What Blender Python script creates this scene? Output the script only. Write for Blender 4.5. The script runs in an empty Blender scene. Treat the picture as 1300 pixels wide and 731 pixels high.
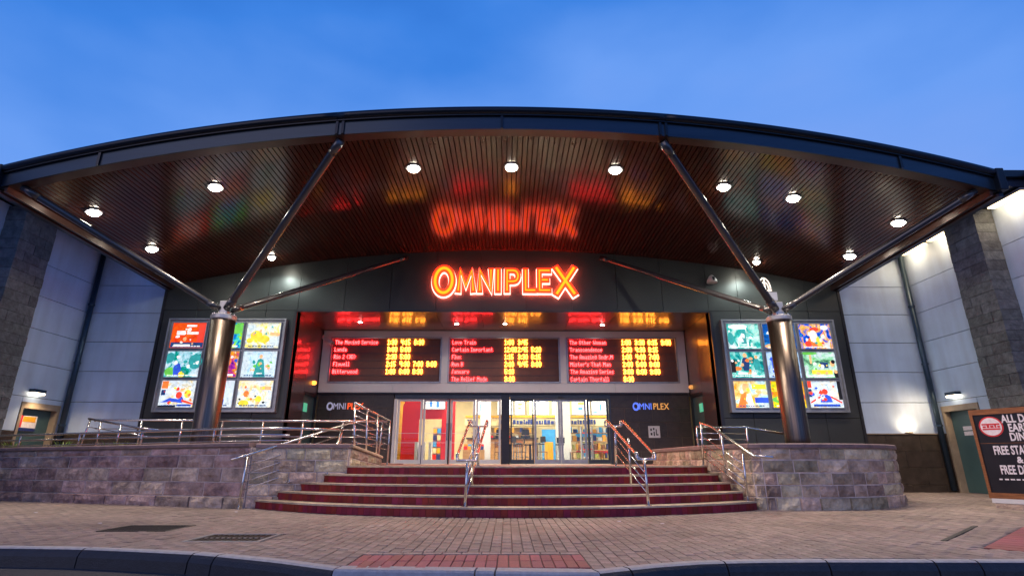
import bpy, math, random
from mathutils import Vector, Matrix
R = random.Random(7)
SC = bpy.context.scene
COL = SC.collection
PI = math.pi

# ------------------------------------------------------------------ camera
cam_d = bpy.data.cameras.new('camera'); cam = bpy.data.objects.new('camera', cam_d); COL.objects.link(cam)
cam_d.sensor_width = 36; cam_d.lens = 687/1300*36; cam_d.clip_start = .05; cam_d.clip_end = 2000
cam.location = (.13, 0, .83)
cam.rotation_euler = (math.radians(90+17.76), 0, math.radians(-.44))
SC.camera = cam

# ------------------------------------------------------------------ sky (dusk)
W = bpy.data.worlds.new('World'); SC.world = W; W.use_nodes = True
nt = W.node_tree; N = nt.nodes; L = nt.links
bg = N['Background']; bg.inputs['Strength'].default_value = 1.0
tc = N.new('ShaderNodeTexCoord')
sep = N.new('ShaderNodeSeparateXYZ'); L.new(tc.outputs['Generated'], sep.inputs[0])
rmp = N.new('ShaderNodeValToRGB'); cr = rmp.color_ramp
cr.elements[0].position = 0.0; cr.elements[0].color = (.17, .30, .66, 1)
cr.elements[1].position = 1.0; cr.elements[1].color = (.010, .075, .36, 1)
for p, c in ((.28, (.24, .40, .90, 1)), (.50, (.145, .345, .90, 1)), (.66, (.05, .23, .77, 1)), (.82, (.016, .14, .58, 1))):
    e = cr.elements.new(p); e.color = c
nz = N.new('ShaderNodeTexNoise'); nz.inputs['Scale'].default_value = 2.1; nz.inputs['Detail'].default_value = 7; nz.inputs['Roughness'].default_value = .42
mp = N.new('ShaderNodeMapping'); mp.inputs['Scale'].default_value = (1, 1, 2.2)
L.new(tc.outputs['Generated'], mp.inputs[0]); L.new(mp.outputs[0], nz.inputs['Vector'])
# lighter towards the afterglow behind the building
dot = N.new('ShaderNodeVectorMath'); dot.operation = 'DOT_PRODUCT'; dot.inputs[1].default_value = (0.05, .84, .54)
L.new(tc.outputs['Generated'], dot.inputs[0])
m1 = N.new('ShaderNodeMath'); m1.operation = 'MULTIPLY_ADD'; m1.inputs[1].default_value = .62; m1.inputs[2].default_value = -.31
L.new(nz.outputs['Fac'], m1.inputs[0])
m2 = N.new('ShaderNodeMath'); m2.operation = 'ADD'; L.new(sep.outputs['Z'], m2.inputs[0]); L.new(m1.outputs[0], m2.inputs[1])
m3 = N.new('ShaderNodeMath'); m3.operation = 'MULTIPLY_ADD'; m3.inputs[1].default_value = -1.15; m3.inputs[2].default_value = 1.03
L.new(dot.outputs['Value'], m3.inputs[0])
m5 = N.new('ShaderNodeMath'); m5.operation = 'MINIMUM'; m5.inputs[1].default_value = .16; L.new(m3.outputs[0], m5.inputs[0])
m4 = N.new('ShaderNodeMath'); m4.operation = 'ADD'; L.new(m2.outputs[0], m4.inputs[0]); L.new(m5.outputs[0], m4.inputs[1])
L.new(m4.outputs[0], rmp.inputs[0]); L.new(rmp.outputs[0], bg.inputs['Color'])

# weak warm sun added as frontal fill, low behind the photographer
sd = bpy.data.lights.new('frontal_fill_sun', 'SUN'); sd.energy = .52; sd.color = (1, .68, .46); sd.angle = math.radians(40)
so = bpy.data.objects.new('frontal_fill_sun', sd); COL.objects.link(so); so.rotation_euler = Vector((.50, .80, -.36)).to_track_quat('-Z', 'Y').to_euler()

SC.view_settings.view_transform = 'Standard'; SC.view_settings.look = 'None'
SC.view_settings.exposure = 0; SC.view_settings.gamma = 1
SC.cycles.max_bounces = 7; SC.cycles.transparent_max_bounces = 12
SC.cycles.sample_clamp_indirect = 6
SC.cycles.use_denoising = True

# ------------------------------------------------------------------ materials
def mat(name, col, rough=.6, metal=0, var=.15, vscale=3., bump=0, bscale=30., island=0, spec=.5, streak=None, col2=None, coat=0, aniso=0, dirt=0):
    m = bpy.data.materials.new(name); m.use_nodes = True
    nt = m.node_tree; N = nt.nodes; L = nt.links; P = N['Principled BSDF']
    P.inputs['Metallic'].default_value = metal; P.inputs['Specular IOR Level'].default_value = spec
    if coat: P.inputs['Coat Weight'].default_value = coat; P.inputs['Coat Roughness'].default_value = .05
    if aniso: P.inputs['Anisotropic'].default_value = aniso
    tc = N.new('ShaderNodeTexCoord'); mp = N.new('ShaderNodeMapping'); L.new(tc.outputs['Object'], mp.inputs[0])
    if streak: mp.inputs['Scale'].default_value = streak
    nz = N.new('ShaderNodeTexNoise'); nz.inputs['Scale'].default_value = vscale; nz.inputs['Detail'].default_value = 6
    nz.inputs['Roughness'].default_value = .65
    L.new(mp.outputs[0], nz.inputs['Vector'])
    mx = N.new('ShaderNodeMix'); mx.data_type = 'RGBA'
    c2 = col2 or tuple(min(1, c*(1+var*2.2)) for c in col)
    c1 = tuple(c*(1-var*1.6) for c in col)
    mx.inputs[6].default_value = (*c1, 1); mx.inputs[7].default_value = (*c2, 1)
    st = N.new('ShaderNodeMapRange'); st.inputs[1].default_value = .25; st.inputs[2].default_value = .75
    L.new(nz.outputs['Fac'], st.inputs[0]); L.new(st.outputs[0], mx.inputs[0])
    out = mx.outputs[2]
    if island:
        g = N.new('ShaderNodeNewGeometry'); hs = N.new('ShaderNodeHueSaturation')
        oi = N.new('ShaderNodeObjectInfo'); ad = N.new('ShaderNodeMath'); ad.operation = 'ADD'
        fr = N.new('ShaderNodeMath'); fr.operation = 'FRACT'
        L.new(g.outputs['Random Per Island'], ad.inputs[0]); L.new(oi.outputs['Random'], ad.inputs[1]); L.new(ad.outputs[0], fr.inputs[0])
        mr = N.new('ShaderNodeMapRange'); mr.inputs[3].default_value = 1-island; mr.inputs[4].default_value = 1+island
        L.new(fr.outputs[0], mr.inputs[0]); L.new(mr.outputs[0], hs.inputs['Value'])
        mh = N.new('ShaderNodeMapRange'); mh.inputs[3].default_value = .5-.03*island/.3; mh.inputs[4].default_value = .5+.02*island/.3
        f2 = N.new('ShaderNodeMath'); f2.operation = 'MULTIPLY'; f2.inputs[1].default_value = 7.3; L.new(fr.outputs[0], f2.inputs[0])
        f3 = N.new('ShaderNodeMath'); f3.operation = 'FRACT'; L.new(f2.outputs[0], f3.inputs[0]); L.new(f3.outputs[0], mh.inputs[0])
        L.new(mh.outputs[0], hs.inputs['Hue']); L.new(out, hs.inputs['Color']); out = hs.outputs[0]
    if dirt:
        n3 = N.new('ShaderNodeTexNoise'); n3.inputs['Scale'].default_value = .7; n3.inputs['Detail'].default_value = 8
        L.new(tc.outputs['Object'], n3.inputs['Vector'])
        m3_ = N.new('ShaderNodeMapping'); m3_.inputs['Scale'].default_value = (4, 4, .35) if name == 'cream_wall_panel' else (1, 1, 1); L.new(tc.outputs['Object'], m3_.inputs[0]); L.new(m3_.outputs[0], n3.inputs['Vector'])
        r3 = N.new('ShaderNodeMapRange'); r3.inputs[1].default_value = .35; r3.inputs[2].default_value = .7; r3.inputs[3].default_value = 1-dirt; r3.inputs[4].default_value = 1
        L.new(n3.outputs['Fac'], r3.inputs[0])
        h3 = N.new('ShaderNodeHueSaturation'); L.new(r3.outputs[0], h3.inputs['Value']); L.new(out, h3.inputs['Color']); out = h3.outputs[0]
    L.new(out, P.inputs['Base Color'])
    n2 = N.new('ShaderNodeTexNoise'); n2.inputs['Scale'].default_value = bscale; n2.inputs['Detail'].default_value = 6
    L.new(mp.outputs[0], n2.inputs['Vector'])
    rr = N.new('ShaderNodeMapRange'); rr.inputs[3].default_value = max(.01, rough*.8); rr.inputs[4].default_value = min(1, rough*1.2)
    L.new(nz.outputs['Fac'], rr.inputs[0]); L.new(rr.outputs[0], P.inputs['Roughness'])
    if bump:
        b = N.new('ShaderNodeBump'); b.inputs['Strength'].default_value = min(1, bump); b.inputs['Distance'].default_value = .02*max(1, bump)
        L.new(n2.outputs['Fac'], b.inputs['Height']); L.new(b.outputs[0], P.inputs['Normal'])
    return m

def emis(name, col, s, var=0):
    m = bpy.data.materials.new(name); m.use_nodes = True
    nt = m.node_tree; N = nt.nodes; L = nt.links
    P = N['Principled BSDF']; P.inputs['Base Color'].default_value = (*[min(.8, c) for c in col], 1)
    P.inputs['Emission Color'].default_value = (*col, 1); P.inputs['Emission Strength'].default_value = s
    if var:
        tc = N.new('ShaderNodeTexCoord'); nz = N.new('ShaderNodeTexNoise'); nz.inputs['Scale'].default_value = var
        L.new(tc.outputs['Object'], nz.inputs['Vector'])
        mr = N.new('ShaderNodeMapRange'); mr.inputs[1].default_value = .3; mr.inputs[2].default_value = .7
        mr.inputs[3].default_value = .6*s; mr.inputs[4].default_value = 1.2*s
        L.new(nz.outputs['Fac'], mr.inputs[0]); L.new(mr.outputs[0], P.inputs['Emission Strength'])
    return m

def glass_mat():
    m = bpy.data.materials.new('clear_glass'); m.use_nodes = True
    nt = m.node_tree; N = nt.nodes; L = nt.links; N.clear()
    o = N.new('ShaderNodeOutputMaterial'); t = N.new('ShaderNodeBsdfTransparent'); t.inputs[0].default_value = (.93, .96, .95, 1)
    g = N.new('ShaderNodeBsdfGlossy'); g.inputs['Roughness'].default_value = .02
    f = N.new('ShaderNodeFresnel'); f.inputs[0].default_value = 1.5
    x = N.new('ShaderNodeMixShader'); L.new(f.outputs[0], x.inputs[0]); L.new(t.outputs[0], x.inputs[1]); L.new(g.outputs[0], x.inputs[2])
    L.new(x.outputs[0], o.inputs[0]); return m

M = dict(
 paver=mat('clay_paver', (.285, .225, .195), .72, var=.22, vscale=9, bump=.5, bscale=60, island=.16, dirt=.35),
 paver_base=mat('jointing_sand', (.15, .11, .095), .9, bump=.3),
 slab=mat('red_tactile_brick', (.33, .095, .095), .7, var=.15, vscale=12, bump=.4, bscale=80, island=.16, dirt=.2),
 edge=mat('edge_brick', (.32, .25, .2), .75, var=.2, vscale=10, bump=.3, island=.1),
 asphalt=mat('asphalt', (.05, .05, .052), .85, var=.3, vscale=40, bump=.8, bscale=160),
 kerb=mat('kerb_stone', (.022, .022, .026), .55, var=.25, vscale=14, bump=.35, bscale=70, island=.1),  # near-black because the shade on the kerb face is put into the colour
 kerb_pale=mat('kerb_concrete_and_lit_top', (.34, .34, .35), .7, var=.15, vscale=16, bump=.3, bscale=90, island=.05),
 mauve=mat('mauve_sandstone', (.43, .28, .235), .75, var=.45, vscale=3.5, bump=4, bscale=8, island=.38, col2=(.76, .56, .47)),
 tan=mat('tan_sandstone', (.46, .345, .23), .75, var=.4, vscale=3.5, bump=4, bscale=8, island=.42, col2=(.80, .66, .48)),
 mortar=mat('pale_mortar', (.52, .44, .40), .9, var=.35, vscale=3, bump=.3),
 coping=mat('coping_stone', (.20, .14, .14), .55, var=.2, vscale=6, bump=.25, bscale=40, island=.06),
 render=mat('retaining_core', (.2, .15, .13), .85),
 tread=mat('sandstone_tread', (.52, .42, .30), .6, var=.2, vscale=8, bump=.2, island=.10, dirt=.4),
 riser=mat('oxblood_tile', (.20, .014, .018), .5, spec=.3, var=.2, vscale=6, bump=.12, bscale=50, island=.24),
 step_core=mat('step_core', (.03, .01, .012), .8),
 landing=mat('landing_tile', (.30, .17, .15), .6, var=.15, bump=.1),
 steel=mat('brushed_stainless', (.62, .61, .60), .22, 1, var=.08, vscale=20, streak=(1, 1, .1)),
 column=mat('column_stainless', (.12, .10, .09), .34, 1, var=.3, vscale=7, streak=(6, 6, .12), bump=.08, bscale=18),
 strut=mat('painted_strut', (.05, .052, .06), .22, .3, var=.1, coat=.5),
 fascia=mat('fascia_metal', (.028, .046, .068), .34, .6, var=.12, vscale=1.2, streak=(.3, 1, 4), bump=.03, bscale=3),
 gutter=mat('gutter_metal', (.016, .022, .032), .34, .6, var=.12, vscale=1.4),
 soffit=mat('bronze_soffit_slat', (.060, .018, .010), .17, .2, var=.16, vscale=2.5, streak=(3, .5, 3), bump=.03, bscale=8, spec=.42, island=.08, coat=.12),
 soffit_dark=mat('soffit_void', (.012, .008, .008), .7),
 soffit_trim=mat('soffit_trim', (.06, .032, .028), .3, .3),
 clad=mat('graphite_cladding', (.048, .052, .052), .38, .35, var=.08, vscale=.8, bump=.03, bscale=2.5, spec=.5),
 clad_dark=mat('dark_cladding', (.035, .035, .04), .3, .4, var=.1, vscale=1),
 clad_gloss=mat('mirror_gloss_cladding', (.075, .055, .055), .33, .5, var=.08, vscale=1.5, bump=.05, bscale=1.6, coat=.5),
 void=mat('shadow_gap', (.01, .01, .012), .8),
 white=mat('white_powder_coat', (.62, .62, .63), .4, 0, var=.04, vscale=1.4),
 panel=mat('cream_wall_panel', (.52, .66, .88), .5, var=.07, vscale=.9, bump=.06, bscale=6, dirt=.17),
 tile=mat('dark_stone_tile', (.05, .038, .03), .35, .0, var=.25, vscale=5, bump=.1, bscale=30, island=.12),
 grout=mat('tile_grout', (.16, .12, .095), .8),
 pipe=mat('dark_downpipe', (.03, .055, .09), .3, .5, var=.1),
 door=mat('painted_steel_door', (.06, .12, .13), .4, .1, var=.06),
 door_frame=mat('door_trim', (.30, .24, .18), .5),
 split=mat('split_face_block', (.10, .11, .12), .85, var=.3, vscale=6, bump=1.5, bscale=14, island=.25),
 roof=mat('roof_metal', (.03, .045, .08), .35, .6, var=.1),
 frame_dark=mat('dark_door_frame', (.05, .06, .075), .35, .4),
 black=mat('black_plastic', (.015, .015, .018), .4),
 grey=mat('grey_metal', (.35, .36, .38), .35, .6),
 iron=mat('cast_iron', (.05, .045, .042), .55, .6, var=.3, vscale=20, bump=.4, bscale=60),
 leaf=mat('strappy_leaf', (.10, .20, .03), .5, var=.4, vscale=4, island=.35),
 soil=mat('soil', (.04, .028, .02), .95, bump=.8),
 timber=mat('varnished_timber', (.22, .085, .03), .35, var=.3, vscale=5, streak=(1, 1, 8), bump=.1),
 chalk=mat('blackboard', (.012, .01, .012), .35, var=.2),
 signwhite=mat('sign_lettering', (.75, .70, .74), .6, var=.1, vscale=20),
 signred=mat('sign_red', (.6, .03, .04), .5),
 red=mat('red_wall_paint', (.75, .015, .012), .45, var=.05),
 yellow=mat('yellow_wall_paint', (.75, .36, .02), .45, var=.1),
 cream=mat('cream_wall_paint', (.80, .66, .36), .6, var=.06),
 floor_in=mat('lobby_floor', (.35, .30, .24), .3, var=.1),
 navy=mat('navy_lettering', (.02, .035, .16), .5),
 wood=mat('light_wood', (.45, .24, .09), .5, var=.15, streak=(1, 1, 5)),
 skyprint=mat('blue_print', (.05, .32, .72), .5, var=.2),
 tanprint=mat('tan_print', (.62, .45, .22), .5, var=.3, vscale=5),
 olive=mat('olive_print', (.30, .32, .06), .5, var=.4, vscale=6),
 glass=glass_mat(),
)
E_ = dict(
 down=emis('downlight_lens', (1, .96, .80), 90),
 rec=emis('recess_lens', (1, .93, .86), 40),
 wash=emis('washer_lens', (1, .72, .40), 6),
 led_red=emis('red_led', (1, .026, .028), 27),
 led_amber=emis('amber_led', (1, .33, .03), 22),
 neon_white=emis('white_halo_tube', (1, .55, .45), 3),
 neon_back=emis('red_backlight_tube', (1, .05, .01), 120),
 neon_red=emis('red_letter_edge', (1, .018, .003), 5.5),
 neon_amber=emis('amber_letter_face', (1, .15, .004), 4.4),
 menu=emis('menu_lightbox', (1, .98, .9), 2.2),
 menu_y=emis('menu_yellow', (1, .72, .08), 1.8),
 menu_b=emis('menu_blue', (.08, .25, .6), 1.0),
 bulk=emis('bulkhead_lens', (1, .80, .55), 8),
 exit=emis('exit_green', (.12, .8, .5), .35),
 orange=emis('small_orange_lamp', (1, .35, .05), 3),
 ceil=emis('lobby_ceiling_lens', (1, .94, .82), 6),
 sm_blue=emis('blue_lettering', (.12, .22, 1), .9),
 sm_amber=emis('amber_lettering', (1, .45, .12), .55),
 sm_red=emis('orange_red_lettering', (1, .10, .02), 1.3),
 sm_grey=emis('grey_lettering', (.6, .6, .8), .25),
)

# ------------------------------------------------------------------ mesh helpers
class MB:
    def __init__(s): s.v = []; s.f = []
    def add(s, vs, fs):
        n = len(s.v); s.v += [tuple(v) for v in vs]; s.f += [tuple(i+n for i in f) for f in fs]; return s
    def box(s, x0, x1, y0, y1, z0, z1):
        return s.add([(x0,y0,z0),(x1,y0,z0),(x1,y1,z0),(x0,y1,z0),(x0,y0,z1),(x1,y0,z1),(x1,y1,z1),(x0,y1,z1)],
                     [(0,3,2,1),(4,5,6,7),(0,1,5,4),(1,2,6,5),(2,3,7,6),(3,0,4,7)])
    def cbox(s, x0, x1, y0, y1, z0, z1, c=.01):
        # box whose front (y0) face is chamfered
        s.add([(x0,y0+c,z0),(x1,y0+c,z0),(x1,y1,z0),(x0,y1,z0),(x0,y0+c,z1),(x1,y0+c,z1),(x1,y1,z1),(x0,y1,z1),
               (x0+c,y0,z0+c),(x1-c,y0,z0+c),(x1-c,y0,z1-c),(x0+c,y0,z1-c)],
              [(0,3,2,1),(4,5,6,7),(1,2,6,5),(2,3,7,6),(3,0,4,7),(8,9,10,11),(0,1,9,8),(1,5,10,9),(5,4,11,10),(4,0,8,11)])
        return s
    def hexa(s, p):   # 8 corners, bottom ring then top ring
        return s.add(p, [(0,3,2,1),(4,5,6,7),(0,1,5,4),(1,2,6,5),(2,3,7,6),(3,0,4,7)])
    def prism(s, poly, z0, z1):
        n = len(poly); a = lambda p, z: (p[0], p[1], z)
        z0 = z0 if callable(z0) else (lambda p, k=z0: k); z1 = z1 if callable(z1) else (lambda p, k=z1: k)
        vs = [a(p, z0(p)) for p in poly]+[a(p, z1(p)) for p in poly]
        return s.add(vs, [tuple(range(n))[::-1], tuple(range(n, 2*n))]+[(i, (i+1) % n, n+(i+1) % n, n+i) for i in range(n)])
    def tube(s, pts, r, n=10, r2=None, cap=True):
        pts = [Vector(p) for p in pts]; k = len(pts); rings = []
        up = None
        for i, p in enumerate(pts):
            d = ((pts[i+1]-p) if i < k-1 else (p-pts[i-1]))
            if 0 < i < k-1: d = (pts[i+1]-p).normalized()+(p-pts[i-1]).normalized()
            d.normalize()
            if up is None: up = Vector((0, 0, 1)) if abs(d.z) < .9 else Vector((0, 1, 0))
            a = d.cross(up).normalized(); b = a.cross(d).normalized()
            rad = r if r2 is None else r+(r2-r)*i/(k-1)
            rings.append([p+a*math.cos(2*PI*j/n)*rad+b*math.sin(2*PI*j/n)*rad for j in range(n)])
        vs = [v for g in rings for v in g]; fs = []
        for i in range(k-1):
            for j in range(n):
                fs.append((i*n+j, i*n+(j+1) % n, (i+1)*n+(j+1) % n, (i+1)*n+j))
        if cap: fs.append(tuple(range(n))[::-1]); fs.append(tuple(range((k-1)*n, k*n)))
        return s.add(vs, fs)
    def lathe(s, prof, c=(0, 0, 0), n=24):
        vs = []; fs = []
        for r, z in prof:
            for j in range(n): vs.append((c[0]+r*math.cos(2*PI*j/n), c[1]+r*math.sin(2*PI*j/n), c[2]+z))
        for i in range(len(prof)-1):
            for j in range(n): fs.append((i*n+j, i*n+(j+1) % n, (i+1)*n+(j+1) % n, (i+1)*n+j))
        fs.append(tuple(range(n))[::-1]); fs.append(tuple(range((len(prof)-1)*n, len(prof)*n)))
        return s.add(vs, fs)

def wloc(o):
    v = Vector((0, 0, 0))
    while o is not None: v += o.location; o = o.parent
    return v
def obj(name, mb, m, parent=None, smooth=False, label=None, kind=None, bevel=0):
    me = bpy.data.meshes.new(name); off = wloc(parent) if parent else Vector((0, 0, 0))
    if isinstance(mb, MB):
        me.from_pydata([(v[0]-off.x, v[1]-off.y, v[2]-off.z) for v in mb.v], [], mb.f)
    else:
        me = mb
    me.update()
    if smooth:
        me.polygons.foreach_set('use_smooth', [len(p.vertices) <= 4 for p in me.polygons])
    if m and not me.materials: me.materials.append(m)
    o = bpy.data.objects.new(name, me); COL.objects.link(o)
    if parent: o.parent = parent
    if label: o['label'] = label
    if kind: o['kind'] = kind
    if bevel:
        bv = o.modifiers.new('bevel', 'BEVEL'); bv.width = bevel; bv.segments = 2; bv.limit_method = 'ANGLE'
    return o
def tag(o, label, cat, group=None):
    o['label'] = label; o['category'] = cat
    if group: o['group'] = group
    return o
def thing(name, label, cat, loc=(0, 0, 0), group=None):
    o = bpy.data.objects.new(name, None); COL.objects.link(o); o.location = loc; o.empty_display_size = .2
    return tag(o, label, cat, group)
def setting(name, loc=(0, 0, 0)):
    o = bpy.data.objects.new(name, None); COL.objects.link(o); o.location = loc; o['kind'] = 'structure'; return o
def copy_tree(o, parent=None):
    c = o.copy(); COL.objects.link(c); c.parent = parent
    for ch in o.children: copy_tree(ch, c)
    return c
def text_mesh(body, size, extrude=.004, offset=0, sx=1., align='LEFT', space=1.):
    cu = bpy.data.curves.new('lettering', 'FONT'); cu.body = body; cu.size = size; cu.extrude = extrude; cu.offset = offset
    cu.align_x = align; cu.space_character = space; cu.resolution_u = 3
    o = bpy.data.objects.new('tmp', cu); COL.objects.link(o)
    bpy.context.view_layer.update()
    me = bpy.data.meshes.new_from_object(o.evaluated_get(bpy.context.evaluated_depsgraph_get()))
    bpy.data.objects.remove(o); bpy.data.curves.remove(cu)
    # text plane XY -> XZ facing -Y
    for v in me.vertices: v.co = (v.co.x*sx, -v.co.z, v.co.y)
    return me
def letter(name, body, size, loc, m, parent, **k):
    sh = k.pop('shear', 0)
    me = text_mesh(body, size, **k); off = wloc(parent)
    for v in me.vertices: v.co = (v.co.x+loc[0]-off.x, v.co.y+loc[1]-off.y, v.co.z+loc[2]-off.z)
    me.materials.clear(); me.materials.append(m); me.name = name
    o = bpy.data.objects.new(name, me); COL.objects.link(o); o.parent = parent; return o
def spot(name, loc, aim, energy, col, size, blend, radius, parent):
    d = bpy.data.lights.new(name, 'SPOT'); d.energy = energy; d.color = col; d.spot_size = math.radians(size); d.spot_blend = blend; d.shadow_soft_size = radius
    o = bpy.data.objects.new(name, d); COL.objects.link(o); o.parent = parent
    o.location = Vector(loc)-wloc(parent); o.rotation_euler = (Vector(aim)-Vector(loc)).to_track_quat('-Z', 'Y').to_euler(); return o
def area(name, loc, aim, energy, col, sx, sy, parent):
    d = bpy.data.lights.new(name, 'AREA'); d.energy = energy; d.color = col; d.shape = 'RECTANGLE'; d.size = sx; d.size_y = sy
    o = bpy.data.objects.new(name, d); COL.objects.link(o); o.parent = parent
    o.location = Vector(loc)-wloc(parent); o.rotation_euler = (Vector(aim)-Vector(loc)).to_track_quat('-Z', 'Y').to_euler(); return o

# ------------------------------------------------------------------ road, kerb, plaza
road = obj('road', MB().add([(-300,-300,-.17),(300,-300,-.17),(300,300,-.17),(-300,300,-.17)], [(0,1,2,3)]), M['asphalt'], kind='structure')
KP = [(-40, 6.4), (-14, 6.25), (-8, 6.16), (-5.05, 6.06), (-4.21, 5.98), (-3.53, 5.83), (-2.83, 5.64), (-2.56, 5.53), (-1.9, 5.22), (-1.3, 4.86), (.84, 4.70), (1.12, 4.84), (1.41, 4.98), (1.82, 5.12), (2.28, 5.18), (2.87, 5.2), (4.57, 5.17), (8, 5.2), (14, 5.2), (40, 5.2)]
plaza = setting('pavement')
obj('bedding', MB().prism([(x, y+.12) for x, y in KP]+[(40, 60), (-40, 60)], -.3, -.012), M['paver_base'], plaza)
def ky(x):
    for (a, b), (c, d) in zip(KP, KP[1:]):
        if a <= x <= c: return b+(d-b)*(x-a)/(c-a)
    return 5.2
# kerb stones
kerb = setting('kerb')
def kpoint(x): return Vector((x, ky(x), 0))
joints = [-11.5, -8.6, -5.9, -4.12, -2.86, -2.58, -1.28]
def kerb_piece(x0, x1, drop=False):
    n = max(2, int((x1-x0)/.22)); xs = [x0+.007+(x1-x0-.014)*i/n for i in range(n+1)]
    zt = (lambda x: 0.0)
    if drop: prof = [(-.02, -.3), (-.02, -.06), (.0, -.012), (.02, .003), (.17, .003), (.17, -.3)]
    else: prof = [(-.035, -.3), (-.02, -.07), (.0, -.03), (.02, -.008), (.05, .004), (.13, .004), (.13, -.3)]
    vs = []; k = len(prof)
    for x in xs:
        p = kpoint(x); t = (kpoint(x+.05)-kpoint(x-.05)).normalized(); nrm = Vector((-t.y, t.x, 0))
        for a, z in prof: q = p+nrm*a; vs.append((q.x, q.y, z))
    fs = [(i*k+j, (i+1)*k+j, (i+1)*k+j+1, i*k+j+1) for i in range(n) for j in range(k-1)]
    fs += [tuple(range(k)), tuple(range(n*k, n*k+k))[::-1]]
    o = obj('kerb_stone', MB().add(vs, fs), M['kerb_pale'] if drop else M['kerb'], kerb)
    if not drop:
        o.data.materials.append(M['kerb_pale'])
        for i in range(n): o.data.polygons[i*(k-1)+4].material_index = 1; o.data.polygons[i*(k-1)+3].material_index = 1  # top faces painted pale to show the light falling on them
    if drop: o['label'] = 'pale grey dropped kerb stone'
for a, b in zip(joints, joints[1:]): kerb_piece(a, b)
for a, b in zip([-1.28, -.12, .86], [-.12, .04, .86]):
    pass
for a, b in ((-1.28, -.13), (-.13, .03), (.03, .86)): kerb_piece(a, b, True)
rj = [.86, 1.14, 2.02, 2.93, 3.86, 4.24, 5.1, 6.0, 8.5, 11]
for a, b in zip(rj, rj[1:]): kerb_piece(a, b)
# paving bricks
SX, SY = .3, 16.45
SR = [7.4-.3*i for i in range(5)]
RED = (-1.22, .82, 4.95, 5.62)
COVER = (-5.0, -4.18, 7.45, 8.05); DRAIN = (-3.38, -2.62, 6.52, 7.1)
RED2 = Vector((4.93, 6.05)), Vector((1.5, 1.32)).normalized()
def in_red2(x, y):
    d = Vector((x, y))-Vector((4.95, 5.98)); u = d.dot(RED2[1]); w = d.dot(Vector((RED2[1].y, -RED2[1].x)))
    return -.01 < u < 2.81 and -.01 < w < .56
big = []; BR = []
bw, bl = .108, .216
ix = 0
x = -13.0
while x < 13:
    yo = (ix % 2)*bl/2; ix += 1
    y = 4.6+yo
    while y < 16.3:
        cx, cy = x+bw/2, y+bl/2
        def bad(yy):
            if yy < ky(cx)+.138 or math.hypot(cx-SX, yy-SY) < 7.35: return True
            if RED[0]-.03 < cx < RED[1]+.03 and yy < RED[3]+.11: return True
            if cx < -3 and yy > 10.95-(cx+4.8)*.34+.1: return True
            if math.hypot(cx-5.6, yy-13.6) < 3.12: return True
            for q in (COVER, DRAIN):
                if q[0]-.05 < cx < q[1]+.05 and q[2]-.05 < yy < q[3]+.05: return True
            return in_red2(cx, yy)
        run = []; best = []
        for k in range(13):
            yy = y+bl*k/12
            if bad(yy): run = []
            else: run.append(yy)
            if len(run) > len(best): best = list(run)
        if len(best) > 2:
            dz = R.uniform(-.0025, .003)+.004*math.sin(cx*1.7+cy)*math.sin(cy*2.1)
            BR.append((cy, x+.0035+R.uniform(0, .002), x+bw-.0035-R.uniform(0, .002), best[0]+.0035, best[-1]-.0035, dz))
        y += bl
    x += bw
def brick_geo(mb, a, b, c, d, z):
    e = .004
    mb.add([(a,c,-.05),(b,c,-.05),(b,d,-.05),(a,d,-.05),(a,c,z-e),(b,c,z-e),(b,d,z-e),(a,d,z-e),(a+e,c+e,z),(b-e,c+e,z),(b-e,d-e,z),(a+e,d-e,z)],
           [(0,1,5,4),(1,2,6,5),(2,3,7,6),(3,0,4,7),(4,5,9,8),(5,6,10,9),(6,7,11,10),(7,4,8,11),(8,9,10,11)])
near = sorted([b for b in BR if abs(b[1]) < 3.6 and b[4]-b[3] > .2], key=lambda b: b[0])[:300]
ns = set(near)
unit = MB(); brick_geo(unit, -.0505, .0505, -.1045, .1045, 0)
ume = bpy.data.meshes.new('brick'); ume.from_pydata(unit.v, [], unit.f); ume.materials.append(M['paver'])
for b in near:
    o = bpy.data.objects.new('brick', ume); COL.objects.link(o); o.parent = plaza
    o.location = ((b[1]+b[2])/2, (b[3]+b[4])/2, b[5]); o.rotation_euler = (R.uniform(-.008, .008), R.uniform(-.008, .008), R.uniform(-.008, .008))
rest = MB()
for b in BR:
    if b not in ns: brick_geo(rest, *b[1:])
obj('brick_field', rest, M['paver'], plaza, kind='stuff')
# border course + red tactile bricks at the dropped kerb
n = 21; w = (RED[1]-RED[0])/n
for i in range(n):
    for j in range(2):
        mb = MB(); y0 = RED[2]-.02+j*.325; brick_geo(mb, RED[0]+i*w+.004, RED[0]+(i+1)*w-.004, y0+.004, y0+.32, R.uniform(0, .004))
        obj('red_brick', mb, M['slab'], plaza)
for i in range(11):
    mb = MB(); brick_geo(mb, RED[0]-.02+i*.187+.004, RED[0]-.02+(i+1)*.187-.004, RED[3]+.012, RED[3]+.105, .001); obj('edge_brick', mb, M['edge'], plaza)
# diagonal red strip by the blackboard sign
for i in range(13):
    d = RED2[1]; nrm = Vector((d.y, -d.x)); p = Vector((4.95, 5.98))+d*(i*.215)
    c = [p, p+nrm*.55, p+nrm*.55+d*.20, p+d*.20]
    obj('red_brick', MB().prism([(q.x, q.y) for q in c], -.05, .002), M['slab'], plaza)
obj('edging_strip', MB().prism([(4.88, 6.46), (4.91, 6.42), (6.45, 7.85), (6.42, 7.9)], -.05, .008), M['iron'], plaza)
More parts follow.
